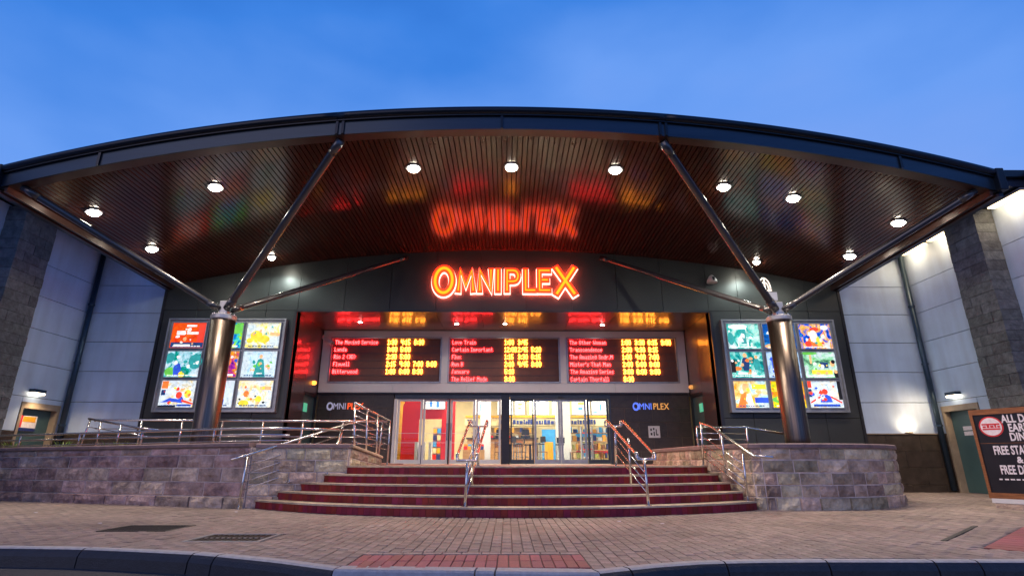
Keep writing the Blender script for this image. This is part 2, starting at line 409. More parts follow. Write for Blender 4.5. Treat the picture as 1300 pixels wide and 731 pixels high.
# manhole cover and drain grate
mc = thing('manhole_cover', 'dark square textured access cover in the brick paving before the left ramp wall', 'manhole cover', (-4.6, 7.75, 0))
mb = MB().box(COVER[0], COVER[1], COVER[2], COVER[3], -.05, -.004); obj('plate', mb, M['iron'], mc)
f = MB(); X0, X1, Y0, Y1 = COVER
for a in ((X0-.04, X1+.04, Y0-.04, Y0), (X0-.04, X1+.04, Y1, Y1+.04), (X0-.04, X0, Y0, Y1), (X1, X1+.04, Y0, Y1)): f.box(*a, -.05, .003)
obj('frame', f, M['iron'], mc)
st = MB()
for i in range(20):
    for j in range(14):
        x, y = X0+.03+i*.04, Y0+.03+j*.041; st.box(x, x+.02, y, y+.022, -.005, .002)
obj('raised_studs', st, M['iron'], mc, kind='stuff')
dg = thing('drain_grate', 'slotted iron drain grate in the paving beside the foot of the steps', 'drain', (-3, 6.8, 0))
X0, X1, Y0, Y1 = DRAIN
obj('drain_pit', MB().box(X0, X1, Y0, Y1, -.18, -.12), M['void'], dg)
f = MB()
for a in ((X0-.04, X1+.04, Y0-.04, Y0), (X0-.04, X1+.04, Y1, Y1+.04), (X0-.04, X0, Y0, Y1), (X1, X1+.04, Y0, Y1)): f.box(*a, -.06, .004)
f.box(X0, X1, (Y0+Y1)/2-.015, (Y0+Y1)/2+.015, -.04, 0)
obj('frame', f, M['grey'], dg)
k = 12
for i in range(k):
    x = X0+(X1-X0)*(i+.5)/k; obj('grate_bar', MB().box(x-.012, x+.012, Y0, Y1, -.05, .001), M['iron'], dg)

# ------------------------------------------------------------------ entrance steps
LX = [-4.62, -4.27, -3.9, -3.5, -3.05]; RX = [4.62, 4.52, 4.42, 4.32, 4.22]
steps = thing('entrance_steps', 'broad curved flight of five steps with oxblood tile risers and pale stone nosings', 'steps', (0, 9.5, 0))
def arc(n, x, r=0):
    rr = SR[n]+r; return Vector((x, SY-math.sqrt(rr*rr-(x-SX)**2), 0))
core = MB()
for n in range(5):
    xs = [LX[n]+(RX[n]-LX[n])*i/40 for i in range(41)]
    poly = [tuple(arc(n, x, -.035)[:2]) for x in xs]+[(RX[n], 12.4), (LX[n], 12.4)]
    core.prism(poly, .15*n-.01 if n else -.1, .15*(n+1)-.029)
obj('step_core', core, M['step_core'], steps)
tiles = []
for n in range(5):
    R_ = SR[n]-.006
    a0 = math.asin((LX[n]-SX)/R_); a1 = math.asin((RX[n]-SX)/R_)
    cnt = int(R_*(a1-a0)/.108)
    for i in range(cnt):
        b0 = a0+(a1-a0)*(i+.02)/cnt; b1 = a0+(a1-a0)*(i+.98)/cnt; dr = R.uniform(0, .004)
        z0, z1 = .15*n+.002, .15*(n+1)-.029
        P_ = lambda a, r: (SX+r*math.sin(a), SY-r*math.cos(a))
        A, B, C, D = P_(b0, R_+dr), P_(b1, R_+dr), P_(b1, R_-.04), P_(b0, R_-.04)
        tiles.append([(*A, z0), (*B, z0), (*C, z0), (*D, z0), (*A, z1), (*B, z1), (*C, z1), (*D, z1)])
    # treads
    ts = 9
    for i in range(ts):
        b0 = a0+(a1-a0)*i/ts; b1 = a0+(a1-a0)*(i+1)/ts
        pts = []
        for j in range(6): a = b0+.0005+(b1-b0-.001)*j/5; pts.append(P_(a, SR[n]+.018))
        for j in range(6): a = b1-.0005-(b1-b0-.001)*j/5; pts.append(P_(a, SR[n]-(.33 if n < 4 else .5)))
        obj('tread_slab', MB().prism(pts, .15*(n+1)-.028, .15*(n+1)+R.uniform(-.0008, .0008)), M['tread'], steps)
for p in tiles[:300]: obj('riser_tile', MB().hexa(p), M['riser'], steps)
mb = MB()
for p in tiles[300:]: mb.hexa(p)
obj('upper_riser_tiles', mb, M['riser'], steps, kind='stuff')
# landing + ramp platform
land = [tuple(arc(4, LX[4]+(RX[4]-LX[4])*i/30, -.45)[:2]) for i in range(31)]
land = [(LX[4]+.05, 11.4)]+land[1:-1]+[(4.15, 11.9), (4.15, 16.02), (6.28, 16.02), (6.28, 18.9), (-6.28, 18.9), (-6.28, 16.02), (-2.8, 16.02)]
obj('landing', MB().prism(land, .3, .742), M['landing'], kind='structure')
obj('ramp', MB().prism([(-16, 15), (-11.6, 13.45), (-4.7, 11.15), (-3.15, 11.4), (-2.95, 13.2), (-2.8, 16.0), (-16, 16.2)], -.1, lambda p: .78+.2*min(1, max(0, (-p[0]-3)/2))), M['landing'], kind='structure')

# ------------------------------------------------------------------ stone walls
def stone_wall(root, path, courses, m, lmin, lmax, base_out=.02, ztop=None, closed_core=True, depth=.22):
    """path: list of (x,y) front-face points, left-to-right as seen from outside"""
    P = [Vector((p[0], p[1])) for p in path]; seg = [(P[i+1]-P[i]).length for i in range(len(P)-1)]; tot = sum(seg)
    cum = [0]
    for q in seg: cum.append(cum[-1]+q)
    def at(s):
        s = max(0, min(tot, s))
        for i in range(len(seg)):
            if s <= cum[i+1]+1e-9: break
        t = (s-cum[i])/seg[i]; p = P[i].lerp(P[i+1], t); d = (P[i+1]-P[i]).normalized(); return p, Vector((d.y, -d.x))
    def corners(s0, s1):
        return [c for c in cum[1:-1] if s0+.02 < c < s1-.02]
    for ci in range(len(courses)-1):
        z0, z1 = courses[ci], courses[ci+1]
        s = -R.uniform(0, lmin)
        while s < tot:
            ln = R.uniform(lmin, lmax); a, b = max(0, s), min(tot, s+ln)
            if tot-b < lmin*.4: b = tot
            if b-a > .05:
                j = .007; o = R.uniform(0, .012)+(base_out if ci == 0 else 0)
                cut = [a+j]+([c for c in corners(a, b)] if len(P) < 8 else [])+[b-j]
                mb = MB()
                for u0, u1 in zip(cut, cut[1:]):
                    p0, n0 = at(u0+1e-4); p1, n1 = at(u1-1e-4)
                    if len(P) < 8: n1 = n0
                    zz = lambda z, s_: (z if ztop is None else z*ztop(s_/tot))
                    za0, za1, zb0, zb1 = zz(z0, u0)+j, zz(z1, u0)-j, zz(z0, u1)+j, zz(z1, u1)-j
                    if ci == 0: za0 = zb0 = -.02
                    mk = lambda p, nn, out, z: (p.x+nn.x*out, p.y+nn.y*out, z)
                    c = .014; t = (p1-p0).normalized()*c; ow = o+.012
                    vs = [mk(p0, n0, -.0, za0), mk(p1, n1, -.0, zb0), mk(p1, n1, -depth, zb0), mk(p0, n0, -depth, za0),
                          mk(p0, n0, -.0, za1), mk(p1, n1, -.0, zb1), mk(p1, n1, -depth, zb1), mk(p0, n0, -depth, za1)]
                    fs = [(0,3,2,1),(4,5,6,7),(1,2,6,5),(2,3,7,6),(3,0,4,7)]
                    gx, gz = 4, 2
                    for zi in range(gz+1):
                        for xi in range(gx+1):
                            u = xi/gx; v = zi/gz; pp = (p0+t).lerp(p1-t, u); nn = n0.lerp(n1, u)
                            if len(P) >= 8: pp, nn = at(u0+c+(u1-u0-2*c)*u)
                            zl = (za0+c)*(1-u)+(zb0+c)*u; zh = (za1-c)*(1-u)+(zb1-c)*u
                            ed_ = xi in (0, gx) or zi in (0, gz)
                            vs.append(mk(pp, nn, ow+(R.uniform(-.006, .003) if ed_ else R.uniform(-.004, .030)), zl+(zh-zl)*v+(0 if zi in (0, gz) else R.uniform(-.02, .02))))
                    G = lambda xi, zi: 8+zi*(gx+1)+xi
                    for zi in range(gz):
                        for xi in range(gx): fs.append((G(xi, zi), G(xi+1, zi), G(xi+1, zi+1), G(xi, zi+1)))
                    fs += [(0, 1)+tuple(G(k, 0) for k in range(gx, -1, -1)), (5, 4)+tuple(G(k, gz) for k in range(gx+1)),
                           (1, 5)+tuple(G(gx, k) for k in range(gz, -1, -1)), (4, 0)+tuple(G(0, k) for k in range(gz+1))]
                    mb.add(vs, fs)
                obj('stone', mb, m, root)
            s += ln
    # recessed mortar core
    mb = MB()
    for i in range(len(P)-1):
        d = (P[i+1]-P[i]).normalized(); nn = Vector((d.y, -d.x))
        q = [P[i]+nn*.001, P[i+1]+nn*.001, P[i+1]-nn*(depth-.02), P[i]-nn*(depth-.02)]
        zt = [courses[-1]*(1 if ztop is None else ztop(cum[i+k]/tot)) for k in (0, 1)]
        mb.hexa([(q[0].x, q[0].y, -.05), (q[1].x, q[1].y, -.05), (q[2].x, q[2].y, -.05), (q[3].x, q[3].y, -.05),
                 (q[0].x, q[0].y, zt[0]), (q[1].x, q[1].y, zt[1]), (q[2].x, q[2].y, zt[1]), (q[3].x, q[3].y, zt[0])])
    obj('mortar', mb, M['mortar'], root)
def coping(root, path, zt, th, w, step, m=None, out=.05):
    P = [Vector((p[0], p[1])) for p in path]
    nrm = []
    for i in range(len(P)):
        a = (P[min(i+1, len(P)-1)]-P[max(i-1, 0)]).normalized(); nrm.append(Vector((a.y, -a.x)))
    i = 0
    while i < len(P)-1:
        j = min(i+step, len(P)-1)
        d = (P[j]-P[i]).normalized()*.003
        prof = [(-w, 0), (out-.012, 0), (out, .012), (out, th-.02), (out-.02, th), (-w, th)]
        vs = []
        for k in range(i, j+1):
            p = P[k]+(d if k == i else (-d if k == j else d*0)); z = zt(k/(len(P)-1))-th
            for a, b in prof: vs.append((p.x+nrm[k].x*a, p.y+nrm[k].y*a, z+b))
        q = len(prof); n = j-i
        fs = [(a*q+b, (a+1)*q+b, (a+1)*q+(b+1) % q, a*q+(b+1) % q) for a in range(n) for b in range(q)]
        fs += [tuple(range(q)), tuple(range(n*q, n*q+q))[::-1]]
        obj('coping_stone', MB().add(vs, fs), m or M['coping'], root); i = j

lw = thing('ramp_wall', 'long low mauve sandstone retaining wall with dark coping left of the steps', 'wall', (-8, 12, 0))
LWP = [(-20, 16.05), (-11.6, 13.2), (-4.8, 10.88)]
stone_wall(lw, LWP, [0, .19, .44, .69, .92, 1.05], M['mauve'], .55, 1.05, base_out=.045, ztop=lambda t: .95+.09*t)
pts = []
for i in range(31): t = i/30; pts.append((-20+15.2*t, 16.05-5.17*t))
coping(lw, pts, lambda t: 1.08+.105*t, .085, .24, 3, out=.06)
sw = thing('step_side_wall', 'short tan sandstone wall between the ramp wall and the left end of the steps', 'wall', (-4, 11, 0))
stone_wall(sw, [(-4.77, 10.9), (-3.02, 11.22)], [0, .21, .42, .635, .86, 1.08], M['tan'], .3, .65)
stone_wall(sw, [(-3.0, 11.26), (-2.78, 13.1)], [0, .25, .5, .72, .90, 1.08], M['tan'], .3, .6, ztop=lambda t: 1-.18*t)
coping(sw, [(-4.72+1.72*t/6, 10.91+.32*t/6) for t in range(7)], lambda t: 1.165, .085, .22, 3, out=.04)
coping(sw, [(-2.98+.2*t/6, 11.26+1.84*t/6) for t in range(7)], lambda t: 1.155-.2*t, .06, .22, 3, out=.04, m=M['tread'])

pl = thing('stone_planter', 'big round tan and grey sandstone planter with flat coping right of the steps', 'planter', (5.33, 13.4, 0))
PC = (5.6, 13.6); PR = 3.2
PP = [(4.22, 15.9), (4.2, 12.6), (4.3, 11.75), (4.52, 11.0), (4.68, 10.56)]
a_ = math.atan2(10.48-13.6, 4.84-5.6)
for i in range(25):
    a = a_+(0.12-a_)*i/24; PP.append((PC[0]+PR*math.cos(a), PC[1]+PR*math.sin(a)))
PP += [(8.75, 14.8), (8.75, 15.9)]
PCRS = [0, .21, .42, .635, .86, 1.065]
stone_wall(pl, PP[:6], PCRS, M['tan'], .30, .62, depth=.25); stone_wall(pl, PP[5:], PCRS, M['tan'], .30, .62, depth=.25)
dense = []
for a, b in zip(PP, PP[1:]):
    for t in range(2): dense.append((a[0]+(b[0]-a[0])*t/2, a[1]+(b[1]-a[1])*t/2))
dense.append(PP[-1])
coping(pl, dense, lambda t: 1.155, .09, .32, 4)
obj('soil', MB().prism([(p[0]*.96+5.6*.04, p[1]*.96+13.6*.04) for p in PP], .2, 1.02), M['soil'], pl)
# planting
def tuft(loc, n, h, label, cat='plant', spread=.2, name='strappy_plant'):
    o = MB()
    for i in range(n):
        a = R.uniform(0, 2*PI); r = R.uniform(0, spread*.5); ln = h*R.uniform(.6, 1.1); lean = R.uniform(.1, .55)*ln; w = R.uniform(.012, .022)
        p = Vector((loc[0]+r*math.cos(a), loc[1]+r*math.sin(a), loc[2])); d = Vector((math.cos(a), math.sin(a), 0)); s = Vector((-d.y, d.x, 0))*w
        q = [p+d*lean*t*t+Vector((0, 0, ln*(t-.25*t*t))) for t in (0, .4, .75, 1)]
        o.add([q[0]-s, q[0]+s, q[1]-s*.9, q[1]+s*.9, q[2]-s*.6, q[2]+s*.6, q[3]], [(0,1,3,2), (2,3,5,4), (4,5,6)])
    e = tag(obj(name, o, M['leaf']), label, cat); return e
tuft((6.95, 13.2, 1.02), 70, .30, 'leafy clump in the round planter just right of the column', spread=.6)
tuft((7.55, 13.9, 1.02), 60, .34, 'leafy clump near the right rim of the round planter', spread=.5)
tuft((5.7, 12.6, 1.02), 50, .28, 'small green clump in the round planter left of the column', spread=.5)
tuft((-10.3, 13.3, .98), 90, .40, 'yellow-green clump on the ramp below the left wall panels', spread=.6)
tuft((-8.6, 12.75, .98), 80, .36, 'green clump behind the corner of the upper ramp handrail', spread=.7)
tuft((-11.9, 13.75, .98), 70, .40, 'green clump by the side door left of the ramp', spread=.4)

# ------------------------------------------------------------------ handrails
def rail_thing(label, top, posts, mids=(), bars=0, bar_drop=(.2, .75), r=.024, name='handrail', extra=None):
    t = thing(name, label, 'handrail', tuple(posts[0][0]) if posts else tuple(top[0]))
    o = obj('top_rail', MB().tube(top, r, 12), M['steel'], t, smooth=True)
    for a, b in posts:
        obj('post', MB().tube([a, b], .021, 10), M['steel'], t, smooth=True)
        obj('base_plate', MB().lathe([(.05, 0), (.05, .008), (.024, .014)], a, 14), M['steel'], t, smooth=False)
    for m_ in mids: obj('infill_rail', MB().tube(m_, .009, 8), M['steel'], t, smooth=True)
    return t
def lerp(a, b, t): return tuple(a[i]+(b[i]-a[i])*t for i in range(3))
# left stair rail
a, b = (-4.84, 10.62, .91), (-3.2, 11.75, 1.60)
rail_thing('sloping steel handrail up the left end of the steps', [(-4.98, 10.52, .86), a, b, (-3.15, 11.95, 1.60)],
           [((-4.78, 10.66, 0), (-4.76, 10.68, .93)), ((-4.05, 11.02, .45), (-4.02, 11.19, 1.22)), ((-3.38, 11.15, .6), (-3.3, 11.68, 1.55))],
           mids=[[(-4.76, 10.68, .93-d), (-3.34, 11.5, 1.50-d)] for d in (.18, .32, .46, .6)])
# upper guard left of landing
rail_thing('tall steel guard rail at the left edge of the landing', [(-3.2, 12.0, 2.04), (-2.72, 13.5, 1.77)],
           [((-3.1, 12.0, .75), (-3.2, 12.0, 2.04)), ((-2.98, 12.5, .75), (-3.04, 12.5, 1.95)), ((-2.86, 12.95, .75), (-2.9, 12.95, 1.87)), ((-2.72, 13.5, .75), (-2.72, 13.5, 1.77))],
           mids=[[(-3.18, 12.0, 2.04-d), (-2.72, 13.5, 1.77-d*.85)] for d in (.13, .26, .39, .52, .65, .8)])
# ramp inner guard
tp = [(-9.5, 13.1, 1.76), (-2.75, 13.3, 1.74)]
rail_thing('long horizontal steel guard rail along the back of the ramp', [(-9.55, 13.1, 1.74)]+tp,
           [(lerp((-9.4, 13.1, .97), (-2.9, 13.3, .9), i/7), lerp(tp[0], tp[1], .015+i*.97/7)) for i in range(8)],
           mids=[[(-9.5, 13.1, 1.76-d), (-2.75, 13.3, 1.74-d)] for d in (.2, .36, .52)])
rail_thing('dark steel switchback rail sloping down near the ramp corner', [(-9.65, 13.1, 1.77), (-9.62, 13.0, 1.78), (-8.2, 12.7, 1.55), (-7.7, 12.6, 1.5)],
           [((-9.75, 13.05, .97), (-9.65, 13.1, 1.77)), ((-8.75, 12.8, .97), (-8.7, 12.8, 1.62))],
           mids=[[(-9.67, 13.08, 1.6), (-7.7, 12.6, 1.33)]])
# low rails on the ramp wall coping
def wl(t): return (-13.5+8.5*t, 13.98-2.9*t+.08)
top = [(*wl(t/8), 1.41+.05*t/8) for t in range(9)]
rail_thing('low two-line steel rail running along the coping of the ramp wall', top+[(-4.2, 11.15, 1.46), (-3.3, 11.6, 1.45)],
           [((*wl(t), 1.08+.09*t), (*wl(t), 1.42+.05*t)) for t in (.02, .25, .47, .68, .9)],
           mids=[])
t_ = [o for o in COL.objects if o.get('label', '').startswith('low two-line')][0]
obj('lower_rail', MB().tube([(p[0], p[1], p[2]-.12) for p in top]+[(-4.2, 11.15, 1.33)], .019, 10), M['steel'], t_, smooth=True)
obj('lower_rail', MB().tube([(p[0], p[1], p[2]-.24) for p in top]+[(-4.2, 11.15, 1.23)], .011, 8), M['steel'], t_, smooth=True)
# centre stair rails (double tube)
def double_rail(label, near, far, sep, nb, fb, infill):
    t = thing('double_handrail', label, 'handrail', nb)
    n_, f_ = Vector(near), Vector(far); d = (f_-n_); s = Vector((d.y, -d.x, 0)).normalized()*sep/2
    slope_end = n_-Vector((d.x, d.y, 0)).normalized()*.0
    for sg in (-1, 1):
        tip = n_+s*sg+Vector((0, -.16, -.02)); ft = f_+s*sg+Vector((0, .22, .0))
        obj('top_rail', MB().tube([tip, n_+s*sg, f_+s*sg, ft], .024, 12), M['steel'], t, smooth=True)
    for c, q in ((n_+Vector((0, -.16, -.02)), .9), (f_+Vector((0, .22, 0)), .9)):
        obj('end_loop', MB().tube([c-s, c-s+Vector((0, 0, -.09)), c+s+Vector((0, 0, -.09)), c+s], .02, 10), M['steel'], t, smooth=True)
    for base, topp in ((Vector(nb), n_), (Vector(fb), f_)):
        obj('post', MB().tube([base, (topp.x, topp.y, topp.z-.09)], .023, 12), M['steel'], t, smooth=True)
        obj('base_plate', MB().lathe([(.055, 0), (.055, .008), (.026, .014)], base, 14), M['steel'], t)
        obj('bracket', MB().tube([topp-s, topp-s*.9-Vector((0, 0, .09)), topp+s*.9-Vector((0, 0, .09)), topp+s], .011, 8), M['steel'], t, smooth=True)
    mid = (n_+f_)/2; mbase = Vector(((nb[0]+fb[0])/2, (nb[1]+fb[1])/2, .45))
    obj('post', MB().tube([mbase, (mid.x, mid.y, mid.z-.05)], .018, 12), M['steel'], t, smooth=True)
    for k in range(infill):
        z = .17+.15*k
        obj('infill_rail', MB().tube([n_-Vector((0, 0, z)), f_-Vector((0, 0, z))], .009, 8), M['steel'], t, smooth=True)
    return t
double_rail('double steel handrail on the steps in front of the glass doors', (-.52, 9.2, .95), (-.42, 10.5, 1.56), .32, (-.54, 9.16, .15), (-.42, 10.62, .75), 4)
double_rail('double steel handrail on the steps in front of the dark tile wall', (2.42, 9.5, .97), (2.20, 10.75, 1.58), .32, (2.42, 9.42, .15), (2.2, 10.85, .75), 4)
# right stair rail
rail_thing('sloping steel handrail at the right end of the steps against the planter', [(4.86, 10.05, .90), (4.6, 10.28, .93), (4.28, 11.3, 1.50), (4.2, 11.75, 1.60)],
           [((4.46, 10.42, .15), (4.46, 10.4, .97)), ((4.36, 11.05, .6), (4.34, 11.0, 1.3)), ((4.2, 11.8, .75), (4.2, 11.7, 1.57))],
           mids=[[(4.46, 10.4, .95-d), (4.2, 11.7, 1.5-d)] for d in (.17, .32, .47, .6)])
rail_thing('low steel guard rail standing on the planter coping behind the steps', [(4.26, 12.0, 1.55), (4.4, 12.6, 1.57), (5.6, 12.75, 1.57), (6.3, 12.3, 1.40)],
           [((4.3, 12.3, 1.15), (4.3, 12.3, 1.55)), ((4.95, 12.68, 1.02), (4.95, 12.68, 1.57)), ((5.6, 12.75, 1.02), (5.6, 12.75, 1.57))],
           mids=[[(4.3, 12.4, 1.43), (5.6, 12.75, 1.43)], [(4.3, 12.4, 1.3), (5.6, 12.75, 1.3)]])

# ------------------------------------------------------------------ cinema building
bld = thing('cinema_building', 'cinema front of graphite panels with a lit recessed entrance and glass doors', 'building', (0, 16, 0))
def soft(X): return 7.2-1.22*(X/10.4)**2
YF = 16.0
obj('wall', MB().box(-10.35, -6.3, YF+.05, YF+.3, 0, 5.9), M['void'], bld); obj('wall', MB().box(6.3, 10.35, YF+.05, YF+.3, 0, 5.9), M['void'], bld)
wb = MB(); xs = [-10.35+20.7*i/24 for i in range(25)]
wb.add([(x, YF+.05, 5.23) for x in xs]+[(x, YF+.05, soft(x)+.2) for x in xs], [(i, i+1, 26+i, 25+i) for i in range(24)])
obj('upper_wall', wb, M['void'], bld)
def clad(x0, x1, z0, z1, m='clad', curved=False):
    g = .006
    if not curved: mb = MB().cbox(x0+g, x1-g, YF, YF+.045, z0+g, z1-g, .004)
    else:
        mb = MB(); k = 4
        for i in range(k):
            a, b = x0+g+(x1-x0-2*g)*i/k, x0+g+(x1-x0-2*g)*(i+1)/k
            mb.hexa([(a, YF, z0+g), (b, YF, z0+g), (b, YF+.045, z0+g), (a, YF+.045, z0+g), (a, YF, soft(a)+.03), (b, YF, soft(b)+.03), (b, YF+.045, soft(b)+.03), (a, YF+.045, soft(a)+.03)])
    obj('cladding_panel', mb, M[m], bld)
for sg in (-1, 1):
    e = [6.3, 7.25, 8.3, 9.35, 10.35]
    for a, b in zip(e, e[1:]):
        x0, x1 = (a, b) if sg > 0 else (-b, -a)
        clad(x0, x1, 0, 2.02); clad(x0, x1, 2.02, 5.22); clad(x0, x1, 5.22, 7, curved=True)
for i in range(9): clad(-6.3+1.4*i, -6.3+1.4*(i+1), 5.22, 7, curved=True)
# side returns of the front
obj('corner_trim', MB().box(-10.43, -10.352, YF-.02, YF+.32, 0, 5.92), M['clad_dark'], bld)
obj('corner_trim', MB().box(10.352, 10.43, YF-.02, YF+.32, 0, 5.92), M['clad_dark'], bld)
# recess
for sg in (-1, 1):
    x = sg*6.3
    for i in range(2):
        y0, y1 = 16.05+1.26*i+.004, 16.05+1.26*(i+1)-.004
        z0 = .75 if i == 0 else 2.95
        obj('recess_side_panel', MB().box(min(x, x+sg*.05), max(x, x+sg*.05), y0, y1, z0, 5.2), M['clad_gloss'], bld)
    obj('recess_backing', MB().box(min(x+sg*.16, x+sg*.2), max(x+sg*.16, x+sg*.2), 16.35, 18.9, .4, 5.4), M['void'], bld)
    obj('recess_reveal', MB().box(min(x-sg*.0, x+sg*.09), max(x, x+sg*.09), 15.985, 16.048, .75, 5.2), M['clad_dark'], bld)
for i in range(9):
    for j in range(2):
        obj('recess_ceiling_panel', MB().box(-6.29+i*1.398+.004, -6.29+(i+1)*1.398-.004, 16.05+j*1.27+.004, 16.05+(j+1)*1.27-.004, 5.18, 5.22), M['clad_gloss'], bld)
obj('recess_ceiling_backing', MB().box(-6.3, 6.3, 16.1, 18.9, 5.24, 5.3), M['void'], bld)
obj('recess_lintel', MB().box(-6.3, 6.3, 15.985, 16.045, 5.175, 5.235), M['clad_dark'], bld)
# back wall dark tiles
def tile_field(root, mk, u0, u1, z0, z1, tw=.93, th=.47, off=0):
    r = 0; z = z1
    while z > z0+.02:
        zb = max(z0, z-th); u = u0-(.5*tw if r % 2 else 0)-off
        while u < u1:
            a, b = max(u, u0), min(u+tw, u1)
            if b-a > .04: obj('tile', mk(a+.005, b-.005, zb+.005, z-.005), M['tile'], root)
            u += tw
        z = zb; r += 1
YB = 18.6
for x0, x1 in ((-6.28, -3.72), (3.6, 6.28)):
    tile_field(bld, lambda a, b, c, d: MB().cbox(a, b, YB, YB+.03, c, d, .003), x0, x1, .76, 3.02)
    obj('tile_backing', MB().box(x0, x1, YB+.012, YB+.2, .4, 3.05), M['grout'], bld)
# white board frame
fr = MB()
Z0, Z1 = 3.05, 5.17
bx = [(-6.0, -2.15), (-1.93, 1.93), (2.15, 6.0)]
ed = [-6.28]+[v for b in bx for v in b]+[6.28]
for i in range(0, 8, 2): obj('frame_upright', MB().cbox(ed[i]+.001, ed[i+1]-.001, YB-.12, YB+.1, 3.36, 4.95, .004), M['white'], bld)
for i in range(5): a = -6.28+i*2.512; obj('frame_sill', MB().cbox(a+.003, a+2.509, YB-.12, YB+.1, Z0, 3.358, .004), M['white'], bld); obj('frame_header', MB().cbox(a+.003, a+2.509, YB-.12, YB+.1, 4.952, Z1, .004), M['white'], bld)
obj('frame_drip', MB().box(-6.28, 6.28, YB-.1, YB+.1, 3.0, 3.045), M['clad_dark'], bld)
# wings
def wing(sg):
    nm = 'right' if sg > 0 else 'left'
    w = thing('wing_wall', ('cream panelled side wing with warm eave lights and a split-face pier, right of the canopy' if sg > 0 else 'blue-lit panelled side wing with dark base and a split-face pier, left of the canopy'), 'building', (sg*12.8, 16.3, 0))
    XW = sg*12.85
    # front-facing part
    xa, xb = sorted((sg*10.43, XW))
    zs = [1.6, 2.5, 3.4, 4.3, 5.2, 6.1, 7.2]
    obj('wall_core', MB().box(xa, xb, 16.36, 16.7, 0, 7.25), M['void'], w)
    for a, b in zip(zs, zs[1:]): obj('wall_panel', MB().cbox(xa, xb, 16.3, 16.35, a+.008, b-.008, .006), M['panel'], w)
    tile_field(w, lambda a, b, c, d: MB().cbox(a, b, 16.25, 16.29, c, d, .004), xa, xb, 0, 1.58, tw=1.0, th=.46, off=.3)
    obj('tile_backing', MB().box(xa, xb, 16.28, 16.35, 0, 1.585), M['grout'], w)
    obj('ledge', MB().box(xa, xb, 16.22, 16.299, 1.585, 1.61), M['door_frame'], w)
    # side part running towards the street
    ylo = 5.0; dn, df = 14.85, 16.05
    x0, x1 = sorted((XW, XW+sg*.05))
    obj('wall_core', MB().add([(XW+sg*.055, y, z) for y, z in ((ylo, 0), (dn-.1, 0), (dn-.1, 2.4), (df+.1, 2.4), (df+.1, 0), (16.36, 0), (16.36, 7.25), (ylo, 7.25))], [tuple(range(8))]), M['void'], w)
    ys = [16.29, 13.75, 11.5, 8.9, ylo]
    for a, b in zip(zs, zs[1:]):
        for yb, ya in zip(ys, ys[1:]):
            if a < 2.3 and yb > 16:
                for q0, q1 in ((ya, dn-.06), (df+.06, yb)):
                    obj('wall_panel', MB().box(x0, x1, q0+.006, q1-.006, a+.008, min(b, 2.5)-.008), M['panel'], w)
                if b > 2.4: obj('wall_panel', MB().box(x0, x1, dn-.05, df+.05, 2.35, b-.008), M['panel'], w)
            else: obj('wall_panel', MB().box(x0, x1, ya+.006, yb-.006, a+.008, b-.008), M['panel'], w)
    for lo, hi in ((ylo, dn-.08), (df+.08, 16.24)):
        tile_field(w, lambda a, b, c, d: MB().box(*sorted((XW-sg*.03, XW+sg*.02)), a, b, c, d), lo, hi, 0, 1.58, tw=1.0, th=.46)
        obj('tile_backing', MB().box(*sorted((XW-sg*.012, XW+sg*.05)), lo, hi, 0, 1.585), M['grout'], w)
    # door in the side wall
    zb = 0 if sg > 0 else 0
    xi = XW+sg*.16
    obj('door_leaf', MB().box(*sorted((xi, xi+sg*.05)), dn+.03, df-.03, zb+.01, 2.2), M['door'], w)
    fm = MB()
    for q in ((dn-.05, dn+.03, 0, 2.36), (df-.03, df+.05, 0, 2.36), (dn+.03, df-.03, 2.2, 2.36)): fm.box(*sorted((XW-sg*.02, XW+sg*.2)), *q)
    obj('door_frame', fm, M['door_frame'], w)
    d_ = [o for o in w.children if o.name.startswith('door_leaf')][0]
    if sg > 0:
        for z in (1.0, .85): obj('door_handle', MB().lathe([(.03, -.03), (.03, .03)], (xi-.03, dn+.14, z), 10), M['grey'], d_)
        for z in (1.72, 1.58): obj('door_notice', MB().box(xi-.006, xi, 15.28, 15.68, z-.055, z+.055), M['signwhite'], d_)
    # pier
    xp = sg*12.33; ya, yb = 12.85, 13.85
    zc = 0; row = 0
    while zc < 7.1:
        h = min(.26, 7.15-zc)
        js = [ya, ya+.5, yb] if row % 2 else [ya, ya+.25, ya+.75, yb]
        for q0, q1 in zip(js, js[1:]):
            px0, px1 = sorted((xp-sg*R.uniform(0, .02), sg*12.84))
            obj('block', MB().box(px0+.003, px1-.003, q0+.004-(R.uniform(0, .015) if q0 == ya else 0), q1-.004, zc+.005, zc+h-.005), M['split'], w)
        zc += .26; row += 1
    obj('pier_core', MB().box(*sorted((xp+sg*.02, sg*12.84)), ya+.012, yb-.012, 0, 7.15), M['mortar' if 0 else 'void'], w)
    # roof with eave
    rx0, rx1 = sorted((sg*10.9, sg*24))
    obj('roof', MB().prism([(rx0, 11.8), (rx1, 11.8), (rx1, 30), (rx0, 30)], 7.25, 7.62), M['roof'], w)
    obj('roof', MB().prism([tuple(p) for p in sorted([(sg*12.86, 5.0), (sg*24, 5.0)])]+[(rx1 if sg > 0 else sg*12.86, 11.79), (sg*12.86 if sg > 0 else rx0, 11.79)], 7.25, 7.6), M['roof'], w)
    obj('gutter', MB().box(rx0, rx1, 11.68, 11.797, 7.46, 7.64), M['gutter'], w)
    # downpipe
    px, py = sg*12.72, 16.16
    obj('downpipe', MB().tube([(px, py, 0.05), (px, py, 7.1)], .075, 14), M['pipe'], w, smooth=True)
    for z in (1.8, 3.6, 5.4): obj('pipe_bracket', MB().lathe([(.09, 0), (.09, .05)], (px, py, z), 14), M['pipe'], w)
    return w
wr = wing(1); wl_ = wing(-1)
obj('door_recess_floor', MB().box(-13.2, -12.4, 14.6, 16.2, .5, .98), M['landing'], wl_)

